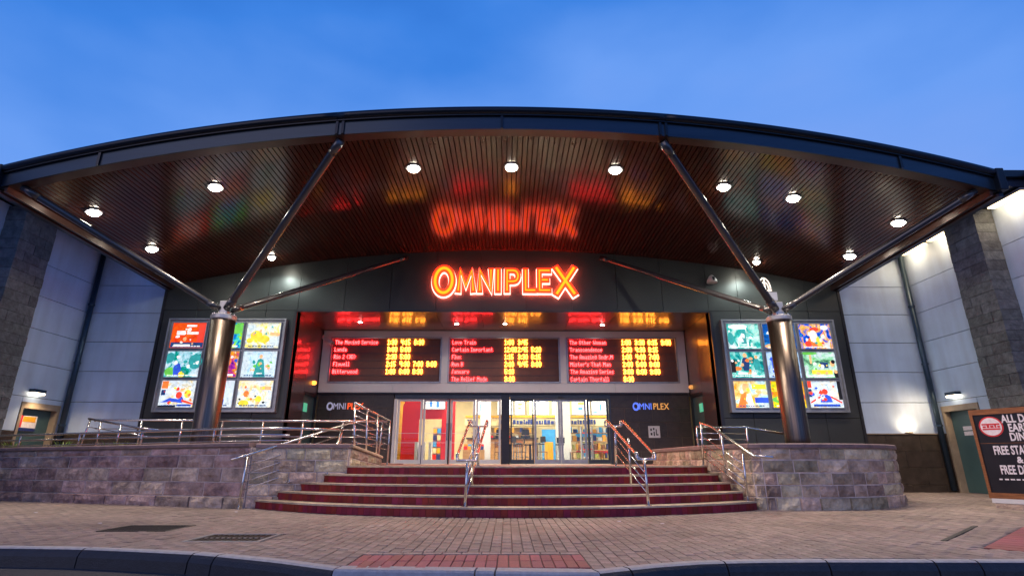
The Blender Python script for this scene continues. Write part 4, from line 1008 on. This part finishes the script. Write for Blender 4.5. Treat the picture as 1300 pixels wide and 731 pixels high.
PST = {
 -1: [ # rows top to bottom, columns left to right
  ('red and orange poster with white words, top left', [(.9,.05,.02), (1,.12,.03), (1,.2,.05)], 2, [('r', rc(.78,1,.25,.98)), ('n', rc(.02,.98,.02,.22)), ('w', rc(.15,.4,.52,.68)), ('w', rc(.46,.8,.54,.64)), ('w', rc(.42,.72,.84,.92)), ('w', rc(.12,.6,.07,.14))]),
  ('blue and green poster, top middle', [(.02,.12,.5), (.1,.6,.7), (.3,.8,.1), (1,.9,.1)], 3, [('g', ell(.8,.75,.2,.2)), ('b', ell(.45,.2,.35,.15)), ('w', rc(.55,.9,.04,.1))]),
  ('white poster with yellow shapes, top right', [W_, W_, (1,.95,.6), (1,.8,.05)], 3, [('y', ell(.3,.5,.18,.2)), ('y', ell(.55,.35,.16,.15)), ('y', ell(.12,.3,.1,.1)), ('s', rc(.7,.95,.5,.62))]),
  ('green forest poster with a pale valley, middle left', [(.02,.2,.1), (.05,.4,.35), (.5,.8,.9), W_, W_], 2.6, [('g', ell(.15,.2,.15,.18)), ('t', ell(.85,.6,.2,.3)), ('b', fig(.35,.05,.8)), ('y', ell(.5,.1,.09,.12)), ('t', ell(.1,.75,.13,.2))]),
  ('purple and orange crowd poster, centre', [(.1,.03,.4), (.6,.1,.3), (1,.4,.05), W_], 4, [('o', ell(.6,.6,.2,.22)), ('b', fig(.25,.1,.8)), ('w', rc(.2,.9,.05,.12))]),
  ('pale blue poster with a hooded figure from behind, middle right', [(.35,.7,.95), (.7,.9,1), W_, W_], 1.6, [('t', [(.36,.0),(.4,.45),(.45,.68),(.53,.72),(.62,.66),(.66,.4),(.72,.0)]), ('s', ell(.53,.8,.05,.08)), ('g', ell(.5,.5,.05,.09)), ('w', rc(.45,.62,.12,.17))]),
  ('white poster with a sprawling red and blue figure, bottom left', [W_, (.8,.9,1), W_, (1,.8,.4)], 3, [('b', [(.05,.18),(.3,.35),(.55,.3),(.62,.45),(.7,.3),(.68,.15),(.4,.2)]), ('r', ell(.55,.45,.09,.13)), ('r', [(.65,.3),(1,.15),(1,.1),(.65,.2)]), ('k', rc(0,.5,.0,.07)), ('b', rc(.55,.95,.04,.11)), ('y', ell(.8,.5,.1,.16)), ('o', rc(.02,.2,.7,.98)), ('n', rc(.03,.15,.45,.65))]),
  ('white poster with small grey blocks, bottom middle', [W_, W_, (.8,.85,.95)], 3, [('n', rc(.2,.4,.1,.25)), ('b', rc(.6,.75,.1,.3)), ('t', rc(.55,.7,.5,.6))]),
  ('cream poster with scattered orange marks, bottom right', [W_, W_, (1,.9,.6), (1,.75,.3)], 3.4, [('y', ell(.2,.15,.15,.12)), ('o', ell(.25,.5,.08,.12)), ('s', rc(.62,.95,.65,.78)), ('y', ell(.62,.3,.09,.13)), ('k', ell(.08,.3,.03,.04))])],
 1: [
  ('teal and white cityscape poster, top left', [(.02,.25,.22), (.1,.5,.45), (.6,.9,.8), W_], 2.6, [('t', rc(.42,.58,.2,.75)), ('w', ell(.35,.88,.3,.1)), ('t', ell(.1,.4,.1,.25)), ('w', rc(.3,.34,.05,.25)), ('w', rc(.6,.64,.05,.25)), ('w', rc(.7,.74,.05,.22))]),
  ('navy poster with white spikes over a sand dune, top middle', [(.01,.05,.2), (.02,.1,.4), (.1,.3,.6)], 2, [('w', [(.1,.6),(.5,.45),(.15,.7)]), ('w', [(.3,.9),(.5,.5),(.4,.95)]), ('s', ell(.4,.1,.4,.12)), ('k', ell(.55,.35,.1,.1))]),
  ('blue and orange explosion poster, top right', [(.02,.05,.45), (.1,.2,.8), (1,.5,.1), W_], 3.6, [('o', ell(.45,.3,.2,.2)), ('r', ell(.5,.78,.15,.08)), ('w', ell(.82,.85,.12,.1)), ('w', ell(.45,.5,.12,.25)), ('r', ell(.25,.2,.1,.12)), ('y', ell(.6,.3,.1,.2))]),
  ('teal poster of two standing figures, middle left', [(.01,.12,.13), (.05,.4,.38), (.3,.75,.65), W_], 3, [('n', fig(.46,.28,.85)), ('s', ell(.46,.87,.06,.09)), ('t', fig(.8,.3,.75)), ('s', ell(.8,.8,.05,.07)), ('o', ell(.2,.35,.13,.08)), ('k', rc(0,.14,.2,.7)), ('w', rc(.2,.75,.12,.2))]),
  ('pale blue poster with blue bars, centre', [(.3,.5,.95), (.6,.8,1), W_], 2.2, [('b', rc(.15,.3,.2,.7)), ('b', rc(.4,.55,.2,.6)), ('b', rc(.65,.8,.2,.75)), ('w', rc(.1,.9,.05,.12))]),
  ('white-green poster with a man in profile and a yellow bar, middle right', [(.02,.12,.06), (.4,.8,.5), W_, W_], 2, [('y', rc(.22,.85,.14,.3)), ('n', rc(.5,.75,.38,.6)), ('s', ell(.88,.55,.07,.12)), ('k', ell(.91,.62,.06,.08)), ('s', rc(.2,.26,.55,.9)), ('k', fig(.95,0,.5)), ('g', ell(.2,.95,.25,.06))]),
  ('golden wheat poster with a yellow block and sea, bottom left', [(.9,.45,.1), (1,.75,.35), (.5,.85,.9), W_], 1.8, [('s', ell(.35,.75,.1,.16)), ('y', rc(.55,.98,.7,.88)), ('b', rc(.6,1,.18,.38)), ('w', [(.4,.0),(.38,.5),(.48,.55),(.58,.0)]), ('o', [(.05,.0),(.2,.5),(.36,.6),(.3,.0)])]),
  ('pink, yellow and green fruit poster, bottom middle', [(.7,.05,.3), (1,.4,.1), (1,.8,.1), (.3,.6,.1)], 3, [('g', ell(.2,.3,.2,.12)), ('y', rc(.1,.9,.6,.75)), ('r', ell(.6,.35,.14,.1))]),
  ('white street poster with a sprawling blue and red figure, bottom right', [W_, (.7,.85,1), W_, (1,.8,.5)], 3.4, [('b', [(.32,.2),(.4,.45),(.55,.5),(.65,.42),(.7,.2)]), ('r', [(.03,.15),(.35,.38),(.35,.45),(.03,.22)]), ('r', [(.97,.15),(.65,.38),(.65,.45),(.97,.22)]), ('r', ell(.5,.6,.09,.11)), ('r', rc(0,.12,.75,1)), ('b', rc(.1,.9,.04,.13)), ('k', rc(.9,1,.3,1)), ('n', rc(0,.1,.4,.7))])]}
for sg in (-1, 1):
    X0, X1 = (-10.0, -6.58) if sg < 0 else (6.62, 9.95); Z0, Z1 = 2.22, 4.88
    t = thing('poster_cabinet', 'illuminated case of nine film posters behind the %s steel column' % ('left' if sg < 0 else 'right'), 'poster case', ((X0+X1)/2, YF, Z0))
    obj('case_back', MB().box(X0, X1, YF-.10, YF-.002, Z0, Z1), M['grey'], t)
    cw, chh = (X1-X0-.08)/3, (Z1-Z0-.08)/3
    f = MB(); b_ = .045
    f.box(X0-b_, X0, YF-.16, YF-.002, Z0-b_, Z1+b_).box(X1, X1+b_, YF-.16, YF-.002, Z0-b_, Z1+b_).box(X0, X1, YF-.16, YF-.002, Z0-b_, Z0).box(X0, X1, YF-.16, YF-.002, Z1, Z1+b_)
    obj('outer_frame', f, M['grey'], t)
    for k, (lb, cols, sc, shapes) in enumerate(PST[sg]):
        r_, c_ = divmod(k, 3); x0 = X0+.04+c_*cw+.06; x1 = x0+cw-.12; z1 = Z1-.04-r_*chh-.05; z0 = z1-chh+.10
        p = obj('poster', MB().box(x0, x1, YF-.125, YF-.105, z0, z1), poster_mat('poster_print', cols, sc, k+3*sg+5), t, label=lb)
        for i, (mm, poly) in enumerate(shapes):
            q = [(x0+u*(x1-x0), z0+min(1, max(0, v))*(z1-z0)) for u, v in poly]; y = YF-.127-.0012*i
            obj('print', MB().add([(a, y, b) for a, b in q], [tuple(range(len(q)))]), FC[mm], p)
        pal = ['w', 'w', 's', 't'] + [q[0] for q in shapes]
        for j, mm in enumerate(R.sample(pal, 4)):
            sh = MB(); nsh = 3
            for _ in range(nsh):
                u, v = R.gauss(.5, .22), R.gauss(.45, .2); u = min(.93, max(.06, u)); v = min(.9, max(.16, v)); a0_ = R.uniform(0, 6); rr_ = R.uniform(.02, .075)
                q = [(x0+(u+rr_*R.uniform(.5, 1.3)*math.cos(a0_+i*1.05))*(x1-x0), z0+(v+rr_*1.2*R.uniform(.5, 1.3)*math.sin(a0_+i*1.05))*(z1-z0)) for i in range(6)]
                q = [(min(x1-.005, max(x0+.005, a)), min(z1-.005, max(z0+.005, b))) for a, b in q]
                y = YF-.1365-.0006*j; sh.add([(a, y, b) for a, b in q], [tuple(range(6))])
            obj('fine_print', sh, FC[mm], p, kind='stuff')
        cr_ = MB(); uu = .1
        while uu < .85:
            l_ = R.uniform(.03, .12); cr_.add([(x0+a*(x1-x0), YF-.1405, z0+b*(z1-z0)) for a, b in ((uu, .045), (uu+l_, .045), (uu+l_, .085), (uu, .085))], [(0, 1, 2, 3)]); uu += l_+.02
        obj('credits_line', cr_, FC['w' if sum(cols[0]) < 1.2 else 'n'], p, kind='stuff')
        f = MB(); e = .022
        f.box(x0-e, x0, YF-.15, YF-.101, z0-e, z1+e).box(x1, x1+e, YF-.15, YF-.101, z0-e, z1+e).box(x0, x1, YF-.15, YF-.101, z0-e, z0).box(x0, x1, YF-.15, YF-.101, z1, z1+e)
        obj('poster_frame', f, M['grey'], p)

# ------------------------------------------------------------------ canopy
can = thing('entrance_canopy', 'wide arched canopy with dark blue fascia and bronze slatted soffit over the entrance', 'canopy', (0, 12.5, 7))
HW = 10.4
def yfr(X): return 9.3+.75*(X/HW)**2
def zfr(X): return 7.15-.95*(X/HW)**2
def zs(X, Y):
    t = (Y-yfr(X))/(16-yfr(X)); return zfr(X)+(soft(X)-zfr(X))*t
NSL = 186
for i in range(NSL):
    x0 = -HW+.22+(2*HW-.44)*i/NSL; w = (2*HW-.44)/NSL; x1 = x0+w-.022; xm = (x0+x1)/2
    ya, yb = yfr(xm)+.27, 15.985; th = .03
    p = []
    for dz in (0, th):
        for (x, y) in ((x0, ya), (x1, ya), (x1, yb), (x0, yb)): p.append((x, y, zs(x, y)+dz))
    obj('slat', MB().hexa(p), M['soffit'], can)
# surfaces above slats
def sheet(dz0, dz1, x0, x1, y0f, y1f, m, name, nseg=40):
    xs = [x0+(x1-x0)*i/nseg for i in range(nseg+1)]; mb = MB()
    vs = []
    for x in xs: vs += [(x, y0f(x), zs(x, y0f(x))+dz0), (x, y1f(x), zs(x, y1f(x))+dz0), (x, y1f(x), zs(x, y1f(x))+dz1), (x, y0f(x), zs(x, y0f(x))+dz1)]
    fs = []
    for i in range(nseg):
        a, b = i*4, i*4+4
        for k in range(4): fs.append((a+k, b+k, b+(k+1) % 4, a+(k+1) % 4))
    fs += [(0, 1, 2, 3), tuple(nseg*4+k for k in (3, 2, 1, 0))]
    return obj(name, mb.add(vs, fs), m, can)
sheet(.055, .09, -HW+.1, HW-.1, lambda x: yfr(x)+.1, lambda x: 16.0, M['soffit_dark'], 'soffit_board')
sheet(.30, .40, -HW, HW, lambda x: yfr(x)+.03, lambda x: 17.5, M['roof'], 'roof_sheet')
for x0, x1 in zip([-HW+.03, -8.2, -3.3, 0, 3.3, 8.2], [-8.2, -3.3, 0, 3.3, 8.2, HW-.03]):
    sheet(-.012, .05, x0+.002, x1-.002, lambda x: yfr(x)+.03, lambda x: yfr(x)+.265, M['soffit_trim'], 'soffit_border', 12)
    sheet(-.02, .27, x0+.003, x1-.003, lambda x: yfr(x)-.0, lambda x: yfr(x)+.028, M['fascia'], 'fascia_panel', 12)
    sheet(.272, .30, x0+.003, x1-.003, lambda x: yfr(x)-.05, lambda x: yfr(x)+.028, M['gutter'], 'fascia_ledge', 12)
# gutter: rounded profile following the arch
for x0, x1 in ((-10.43, -3.3), (-3.3, 3.3), (3.3, 10.43)):
    pts = [(x0+(x1-x0)*i/24, yfr(x0+(x1-x0)*i/24)-.03, zfr(x0+(x1-x0)*i/24)+.38) for i in range(25)]
    obj('gutter', MB().tube(pts, .085, 12), M['gutter'], can, smooth=True)
for x in (-8.2, -3.3, -3.18, 0, 3.18, 3.3, 8.2):
    obj('joint_cover', MB().box(x-.025, x+.025, yfr(x)-.035, yfr(x)+.0, zfr(x)-.02, zfr(x)+.27), M['gutter'], can)
# side beams
for sg in (-1, 1):
    def bar(xa, xb, z0, z1, m, name):
        x0, x1 = sorted((sg*xa, sg*xb)); ya, yb = yfr(HW)+.02, 16.2
        p = []
        for dz in (z0, z1):
            for (x, y) in ((x0, ya), (x1, ya), (x1, yb), (x0, yb)): p.append((x, y, zs(HW, min(y, 16))+dz))
        obj(name, MB().hexa(p), M[m], can)
    bar(10.18, 10.24, -.10, .06, 'soffit_trim', 'edge_channel'); bar(10.24, 10.36, -.03, .0, 'void', 'edge_channel'); bar(10.36, 10.45, -.12, .3, 'fascia', 'side_fascia'); bar(10.30, 10.36, -.12, -.06, 'soffit_trim', 'edge_channel')
    obj('end_cap', MB().box(*sorted((sg*10.3, sg*10.47)), yfr(HW)-.13, yfr(HW)+.02, zfr(HW)-.03, zfr(HW)+.47), M['gutter'], can, bevel=.02)
# downlights
DL = [(-9.44, 11.44, 'canopy downlight nearest the far left tip'), (-9.41, 13.55, 'canopy downlight above the left wing, behind the tip light'), (-6.51, 11.04, 'canopy downlight over the left column'),
      (-2.0, 10.79, 'left one of the three downlights in the middle bay'), (.2, 10.78, 'centre one of the three downlights in the middle bay'), (2.54, 10.78, 'right one of the three downlights in the middle bay'),
      (5.13, 11.21, 'canopy downlight just right of the right front strut'), (6.81, 11.39, 'canopy downlight over the right column'), (9.5, 11.82, 'canopy downlight nearest the far right tip'), (9.55, 13.86, 'canopy downlight above the right wing, behind the tip light'),
      (-6.95, 15.2, 'canopy downlight close to the wall over the left posters'), (7.6, 15.2, 'canopy downlight close to the wall beside the right strut')]
for i, (x, y, lb) in enumerate(DL):
    z = zs(x, y); t = thing('downlight', lb, 'downlight', (x, y, z), 'downlights in the canopy soffit')
    sc = 1.0 if i < 10 else .75
    tx = math.atan2(zs(x+.1, y)-z, .1)
    b = obj('bezel', MB().lathe([(.13*sc, -.035), (.165*sc, -.035), (.17*sc, -.02), (.165*sc, .03)], n=24), M['grey'], None, smooth=False)
    l = obj('lens', MB().lathe([(.0001, -.105), (.06*sc, -.10), (.105*sc, -.075), (.13*sc, -.034)], n=20), E_['down'], None)
    for o in (b, l): o.parent = t; o.rotation_euler = (0, -tx, 0)
    spot('downlight_beam', (x, y, z-.15), (x, y, 0), (570 if abs(x) < 8 else 330) if i < 10 else 120, (1, .78, .58) if i < 10 else (.85, 1, .93), (142 if abs(x) < 4 else 118 if abs(x) < 8 else 84) if i < 10 else 165, .5, .06, t)
RL = [(-4.7, 17.23, 'recess downlight over the left showtimes board'), (-1.57, 17.44, 'recess downlight left of centre over the middle board'), (.03, 17.44, 'recess downlight at the centre over the middle board'), (3.28, 17.55, 'recess downlight over the right showtimes board')]
for x, y, lb in RL:
    t = thing('downlight', lb, 'downlight', (x, y, 5.18), 'downlights in the recess ceiling')
    o = obj('bezel', MB().lathe([(.06, -.02), (.10, -.02), (.10, 0)], n=20), M['grey'], None); o.parent = t
    o = obj('lens', MB().lathe([(.0001, -.03), (.05, -.032), (.065, -.02)], n=16), E_['rec'], None); o.parent = t
    spot('downlight_beam', (x, y, 5.12), (x, y-.3, 0), 45, (1, .86, .74), 130, .6, .05, t)

# ------------------------------------------------------------------ columns and struts
for sg in (-1, 1):
    cx, cy = sg*6.4, 12.1; ct_ = 4.02
    t = thing('steel_column', 'thick brushed steel canopy column %s' % ('standing behind the left ramp wall' if sg < 0 else 'standing in the round planter'), 'column', (cx, cy, 0))
    obj('shaft', MB().lathe([(.25, .9), (.255, 1.3), (.262, ct_-.12)], (cx, cy, 0), 48), M['column'], t, smooth=True)
    obj('base_band', MB().lathe([(.232, 1.0), (.232, 1.22)], (cx, cy, -.0), 32), M['grey'], t)
    obj('cap', MB().lathe([(.262, ct_-.119), (.275, ct_-.10), (.275, ct_-.02), (.25, ct_), (.20, ct_+.01)], (cx, cy, 0), 40), M['grey'], t)
    for k in range(12):
        a = k*PI/6; obj('bolt', MB().lathe([(.014, 0), (.014, .03)], (cx+.235*math.cos(a), cy+.235*math.sin(a), ct_), 6), M['steel'], t)
    obj('gusset', MB().box(cx-.10, cx+.10, cy-.09, cy+.09, ct_, ct_+.34), M['grey'], t, bevel=.01)
    st = thing('canopy_struts', 'three dark tubular struts fanning from the top of the %s column to the canopy' % ('left' if sg < 0 else 'right'), 'struts', (cx, cy, ct_))
    c0 = Vector((cx, cy, ct_+.08))
    ends = [Vector((sg*3.25, yfr(3.25)+.15, zfr(3.25)-.05)), Vector((sg*3.06, 15.99, 6.95)), Vector((sg*9.95, yfr(9.95)+.15, zs(9.95, 10.2)-.03))]
    for k, e in enumerate(ends):
        d = (e-c0).normalized(); a = c0+d*.12; r = .085 if k == 0 else .07
        pts = [a, a+(e-a)*.04, a+(e-a)*.93, e]
        s = obj('strut', MB().tube(pts, r, 20), M['strut'], st, smooth=True)
        obj('end_sleeve', MB().tube([e-d*.35, e-d*.02], r*1.12, 16), M['strut'], s, smooth=True)
        obj('foot_sleeve', MB().tube([a+d*.02, a+d*.3], r*1.12, 16), M['strut'], s, smooth=True)

# ------------------------------------------------------------------ small fixtures
def camera_thing(loc, aim, label):
    t = thing('security_camera', label, 'camera', loc); l = Vector(loc); d = (Vector(aim)-l).normalized()
    obj('bracket', MB().tube([l, l+Vector((0, -.05, -.12)), l+d*.12+Vector((0, 0, -.14))], .018, 8), M['white'], t, smooth=True)
    c = l+d*.12+Vector((0, 0, -.15)); obj('camera_body', MB().tube([c, c+d*.34], .05, 12), M['white'], t, smooth=True)
    obj('sunshield', MB().tube([c+Vector((0, 0, .03)), c+d*.40+Vector((0, 0, .03))], .062, 8, cap=False), M['white'], t)
    obj('lens', MB().tube([c+d*.341, c+d*.36], .036, 12), M['black'], t)
camera_thing((-6.2, 18.2, 4.95), (-4.6, 17.4, 4.2), 'white security camera in the upper left corner of the entrance recess')
t = thing('alarm_siren', 'small white alarm dome on the wall right of the sign', 'alarm', (6.45, 15.95, 6.2))
obj('housing', MB().lathe([(.16, 0), (.15, .08), (.08, .2), (.03, .24)], (6.45, 15.86, 6.1), 14), M['white'], t, smooth=True)
obj('grille', MB().box(6.42, 6.48, 15.69, 15.74, 6.13, 6.25), M['black'], t)
t = thing('loudspeaker', 'white loop-shaped loudspeaker bracket on top of the right column', 'loudspeaker', (6.3, 12.25, 4.35))
for k, rr in enumerate((.18, .12)):
    pts = [(6.28+rr*.8*math.cos(a), 12.3, 4.72+rr*1.7*math.sin(a)) for a in [PI*j/14 for j in range(15)]]
    obj('loop', MB().tube(pts, .018, 8), M['white'], t, smooth=True)
obj('cross_bar', MB().box(6.13, 6.43, 12.28, 12.32, 4.70, 4.735), M['white'], t); obj('spine', MB().box(6.265, 6.295, 12.28, 12.31, 4.4, 5.0), M['white'], t)
obj('control_box', MB().box(6.3, 6.5, 12.2, 12.34, 4.45, 4.65), M['grey'], t)
for x, y, z, lb, mm in ((-6.27, 18.0, 3.3, 'small orange lamp low on the left wall of the recess', 'orange'), (6.27, 18.2, 3.2, 'small pale sensor on the right wall of the recess', 'sm_amber')):
    t = thing('wall_sensor', lb, 'sensor', (x, y, z)); obj('cover', MB().lathe([(.05, -.07), (.09, -.03), (.09, .03), (.05, .06)], (x, y, z), 12), E_[mm], t, smooth=True); obj('mount', MB().box(x-.04, x+.04, y+.02, y+.1, z-.04, z+.04), M['grey'], t)
# eave washers, right wing
for y0, y1, lb in ((13.95, 14.95, 'warm strip light under the eave between pier and downpipe, nearer the pier'), (15.1, 16.1, 'warm strip light under the eave next to the downpipe'), (11.75, 12.75, 'warm strip light under the eave on the street side of the pier')):
    t = thing('eave_light', lb, 'strip light', (12.7, (y0+y1)/2, 7.1), 'strip lights under the right eave')
    obj('housing', MB().box(12.62, 12.84, y0, y1, 7.13, 7.2), M['grey'], t); obj('lens', MB().box(12.64, 12.82, y0+.03, y1-.03, 7.10, 7.129), E_['wash'], t)
    area('strip_glow', (12.6, (y0+y1)/2, 7.06), (12.9, (y0+y1)/2, 4.5), 17, (1, .72, .42), .12, y1-y0, t)
# bulkhead lights
def bulkhead(x, y, z, sg, label, aim, energy):
    t = thing('bulkhead_light', label, 'wall light', (x, y, z))
    obj('housing', MB().box(*sorted((x, x-sg*.16)), y-.2, y+.2, z, z+.09), M['pipe'], t, bevel=.01)
    obj('lens', MB().box(*sorted((x-sg*.01, x-sg*.15)), y-.18, y+.18, z-.05, z-.001), E_['bulk'], t)
    spot('bulkhead_beam', (x-sg*.25, y, z-.12), aim, energy, (1, .72, .42), 150, .9, .05, t)
bulkhead(12.84, 15.45, 2.62, 1, 'bulkhead light over the side door of the right wing', (11.9, 16.3, 1.8), 45)
bulkhead(-12.84, 15.1, 2.62, -1, 'bulkhead light over the side door of the left wing', (-12.2, 15.4, 0), 60)
t = thing('added_wall_spot', 'added spot lamp for the hot spot on the right wing wall near the downpipe', 'wall light', (11.85, 16.2, 1.62))  # lamp and housing added to make the wall hot spot, no known fixture
obj('housing', MB().box(11.77, 11.93, 16.19, 16.295, 1.612, 1.65), M['door_frame'], t)
spot('added_wall_spot_beam', (11.85, 16.02, 1.72), (11.87, 16.3, 1.95), 20, (1, .72, .42), 150, .9, .03, t)
# little poster in the left doorway
t = thing('door_notice', 'small red and yellow printed board on the left wing door', 'notice', (-12.95, 15.3, 1.8))
obj('board', MB().box(-12.99, -12.96, 14.98, 15.55, 1.62, 2.02), M['signwhite'], t)
for a, b, c, d, mm in ((14.98, 15.55, 1.62, 1.70, 'navy'), (14.98, 15.08, 1.71, 2.02, 'signred'), (15.1, 15.5, 1.86, 2.0, 'yellow')): obj('print', MB().box(-12.958, -12.953, a, b, c, d), M[mm], t)

def chair():
    t = thing('cafe_chair', '', 'chair', (0, 0, 0))
    obj('seat', MB().box(-.2, .2, -.2, .2, .43, .46), M['timber'], t); obj('backrest', MB().box(-.2, .2, .18, .2, .62, .88), M['timber'], t)
    for a in (-.18, .18):
        for b in (-.18, .19): obj('leg', MB().tube([(a, b, 0), (a, b, .43 if b < 0 else .88)], .013, 6), M['black'], t)
    return t
c0_ = chair()
for i, (x, y, rz, lb) in enumerate([(-.15, 22.9, .4, 'cafe chair left of the dark post, turned to the counter'), (.6, 22.4, 2.8, 'cafe chair between the two round tables'), (1.5, 22.3, 1.5, 'cafe chair right of the round table by the sliding doors'), (2.9, 23.0, -1.4, 'cafe chair left of the rear right table'), (3.75, 22.7, 1.7, 'cafe chair at the far right of the lobby')]):
    o = c0_ if i == 0 else copy_tree(c0_); o.location = (x, y, .745); o.rotation_euler = (0, 0, rz); o['label'] = lb; o['group'] = 'cafe chairs in the lobby'
for i, (x, z) in enumerate(((-1.2, 1.8), (-.2, 1.8), (.9, 1.8))):
    t = thing('till', ['till at the left end of the snack counter', 'till in the middle of the snack counter', 'till at the right end of the snack counter'][i], 'till', (x, 24.3, z))
    obj('screen', MB().box(x-.17, x+.17, 24.3, 24.33, z+.12, z+.36), M['black'], t); obj('stand', MB().box(x-.04, x+.04, 24.33, 24.4, z, z+.2), M['grey'], t); obj('drawer', MB().box(x-.2, x+.2, 24.2, 24.55, z, z+.09), M['black'], t)
t = thing('cardboard_standee', 'tall blue and orange cardboard display deep in the lobby by the white pillar', 'display', (1.9, 23.2, .745))
obj('panel', MB().box(1.55, 2.1, 23.2, 23.24, .8, 2.1), M['skyprint'], t); obj('panel', MB().box(1.65, 2.0, 23.15, 23.19, .8, 1.6), M['yellow'], t); obj('foot', MB().box(1.55, 2.1, 23.05, 23.5, .745, .8), M['navy'], t)
t = thing('wall_rack', 'tall rack of coloured leaflets beside the yellow column', 'rack', (-3.75, 21.4, .745))
obj('rack_back', MB().box(-3.0, -2.5, 23.5, 23.55, .745, 2.2), M['grey'], t)
for i in range(5):
    for j in range(3): obj('leaflet', MB().box(-2.98+j*.165, -2.84+j*.165, 23.44, 23.49, .9+i*.26, 1.1+i*.26), M[('red', 'navy', 'cream', 'yellow', 'skyprint')[(i*2+j) % 5]], t)
sh_ = thing('shelf_unit', 'long retail shelf unit of coloured packets behind the right sliding doors', 'shelving', (4.2, 25.0, .745))
for i in range(4): obj('shelf', MB().box(2.3, 6.2, 25.0, 25.3, .95+i*.36, .98+i*.36), M['wood'], sh_)
for x in (2.3, 3.6, 4.9, 6.17): obj('upright', MB().box(x, x+.03, 25.0, 25.32, .745, 2.15), M['grey'], sh_)
for i in range(4):
    x = 2.36
    while x < 6.1:
        w = R.uniform(.08, .22); obj('packet', MB().box(x, x+w, 25.02, 25.2, .981+i*.36, .981+i*.36+R.uniform(.14, .28)), M[R.choice(['red', 'yellow', 'navy', 'skyprint', 'white', 'tanprint', 'olive', 'timber'])], sh_); x += w+R.uniform(.01, .08)
sh_ = thing('pick_and_mix_stand', 'low sweet stand with bright tubs left of the dark door post', 'display stand', (-.7, 21.3, .745))
obj('stand_body', MB().box(-1.55, -.75, 21.2, 21.6, .745, 1.25), M['wood'], sh_)
for i in range(5):
    for j in range(2): obj('tub', MB().box(-1.53+i*.155, -1.40+i*.155, 21.22+j*.19, 21.38+j*.19, 1.25, 1.38+j*.08), M[('red', 'yellow', 'skyprint', 'olive', 'navy')[(i+j) % 5]], sh_)
# scraps on the paving
for i, (x, y, lb) in enumerate([(-7.9, 10.0, 'tiny white scrap on the paving near the left ramp wall'), (-5.6, 8.3, 'tiny white scrap on the paving left of the access cover'), (-4.55, 10.1, 'tiny white scrap on the paving below the left handrail post'), (2.3, 8.2, 'tiny white scrap on the paving in front of the right handrail'), (1.75, 8.5, 'tiny pale wrapper on the paving before the lowest step')]):
    a = R.uniform(0, 3); tag(obj('paper_scrap', MB().prism([(x+.028*math.cos(a+k*1.3), y+.02*math.sin(a+k*1.3)) for k in range(5)], .004, .010), M['signwhite']), lb, 'litter', 'scraps of litter on the paving')

# ------------------------------------------------------------------ blackboard sign
bs = thing('blackboard_sign', 'timber-framed blackboard advertising free starter and dessert beside the right door', 'sign', (9.1, 10.9, 0))
dvec = Vector((.5, -.87, 0)).normalized(); nv = Vector((-dvec.y*-1, 0, 0)); nv = Vector((dvec.y, -dvec.x, 0))  # outward normal towards the camera side
if nv.x > 0: nv = -nv
def bq(u0, u1, z0, z1, out0, out1, skew=0):
    O = Vector((9.31, 10.95, 0)); p = []
    for z in (z0, z1):
        for (u, o_) in ((u0, out1), (u1, out1), (u1, out0), (u0, out0)):
            q = O+dvec*u+nv*o_; p.append((q.x, q.y, z))
    return MB().hexa(p)
BWD = 1.5
obj('board', bq(.04, BWD-.04, .26, 1.72, -.04, .0), M['chalk'], bs)
for nm, q in (('frame_bar', (0, BWD, 1.70, 1.80)), ('frame_bar', (0, BWD, .17, .27)), ('frame_bar', (0, .05, .27, 1.70)), ('frame_bar', (BWD-.05, BWD, .27, 1.70))): obj(nm, bq(*q, -.06, .025), M['timber'], bs)
obj('plinth', bq(.04, BWD-.04, .09, .168, -.25, .06), M['white'], bs); obj('foot_brick', bq(.08, BWD-.08, -.01, .09, -.2, .05), M['tan'], bs)
obj('divider_line', bq(.06, BWD-.06, 1.16, 1.168, 0, .004), M['timber'], bs)
def board_text(s, size, u, z, sx, m='signwhite', off=.006):
    me = text_mesh(s, size, .003, off, sx, 'CENTER', 1.02)
    O = Vector((9.31, 10.95, 0))+dvec*u+nv*.006; base = wloc(bs)
    for v in me.vertices:
        q = O+dvec*v.co.x-nv*v.co.y; v.co = (q.x-base.x, q.y-base.y, z+v.co.z)
    me.materials.clear(); me.materials.append(M[m]); o = bpy.data.objects.new('lettering', me); COL.objects.link(o); o.parent = bs
board_text('ALL DAY', .20, .74, 1.535, .64); board_text('EARLY', .20, .74, 1.37, .64); board_text('DINNER', .20, .78, 1.205, .64)
board_text('FREE STARTER', .22, .60, .96, .50); board_text('&', .15, .60, .81, .9); board_text('FREE DESSERT', .22, .62, .61, .50)
for k in range(11): obj('small_print', bq(.22+k*.085, .22+k*.085+R.uniform(.04, .07), .50, .525, .0, .008), M['signwhite'], bs)
def disc(u, z, r, o0, m, n=28):
    O = Vector((9.31, 10.95, 0)); ce = O+dvec*u; vs = []
    for o_ in (0, o0):
        for i in range(n):
            a = 2*PI*i/n; q = ce+dvec*r*math.cos(a)+nv*o_; vs.append((q.x, q.y, z+r*math.sin(a)))
    obj('round_logo', MB().add(vs, [tuple(range(n))[::-1], tuple(range(n, 2*n))]+[(i, (i+1) % n, n+(i+1) % n, n+i) for i in range(n)]), M[m], bs)
disc(.30, 1.47, .19, .006, 'signred'); disc(.30, 1.47, .165, .010, 'signwhite')
for z in (1.50, 1.41): obj('logo_band', bq(.16, .44, z, z+.028, .0, .013), M['signred'], bs)
for u_, w_, h_ in ((.17, .05, .035), (.235, .04, .05), (.29, .05, .04), (.355, .03, .055), (.40, .04, .035)): obj('logo_mark', bq(u_, u_+w_, 1.45, 1.45+h_, .0, .014), M['signred'], bs)
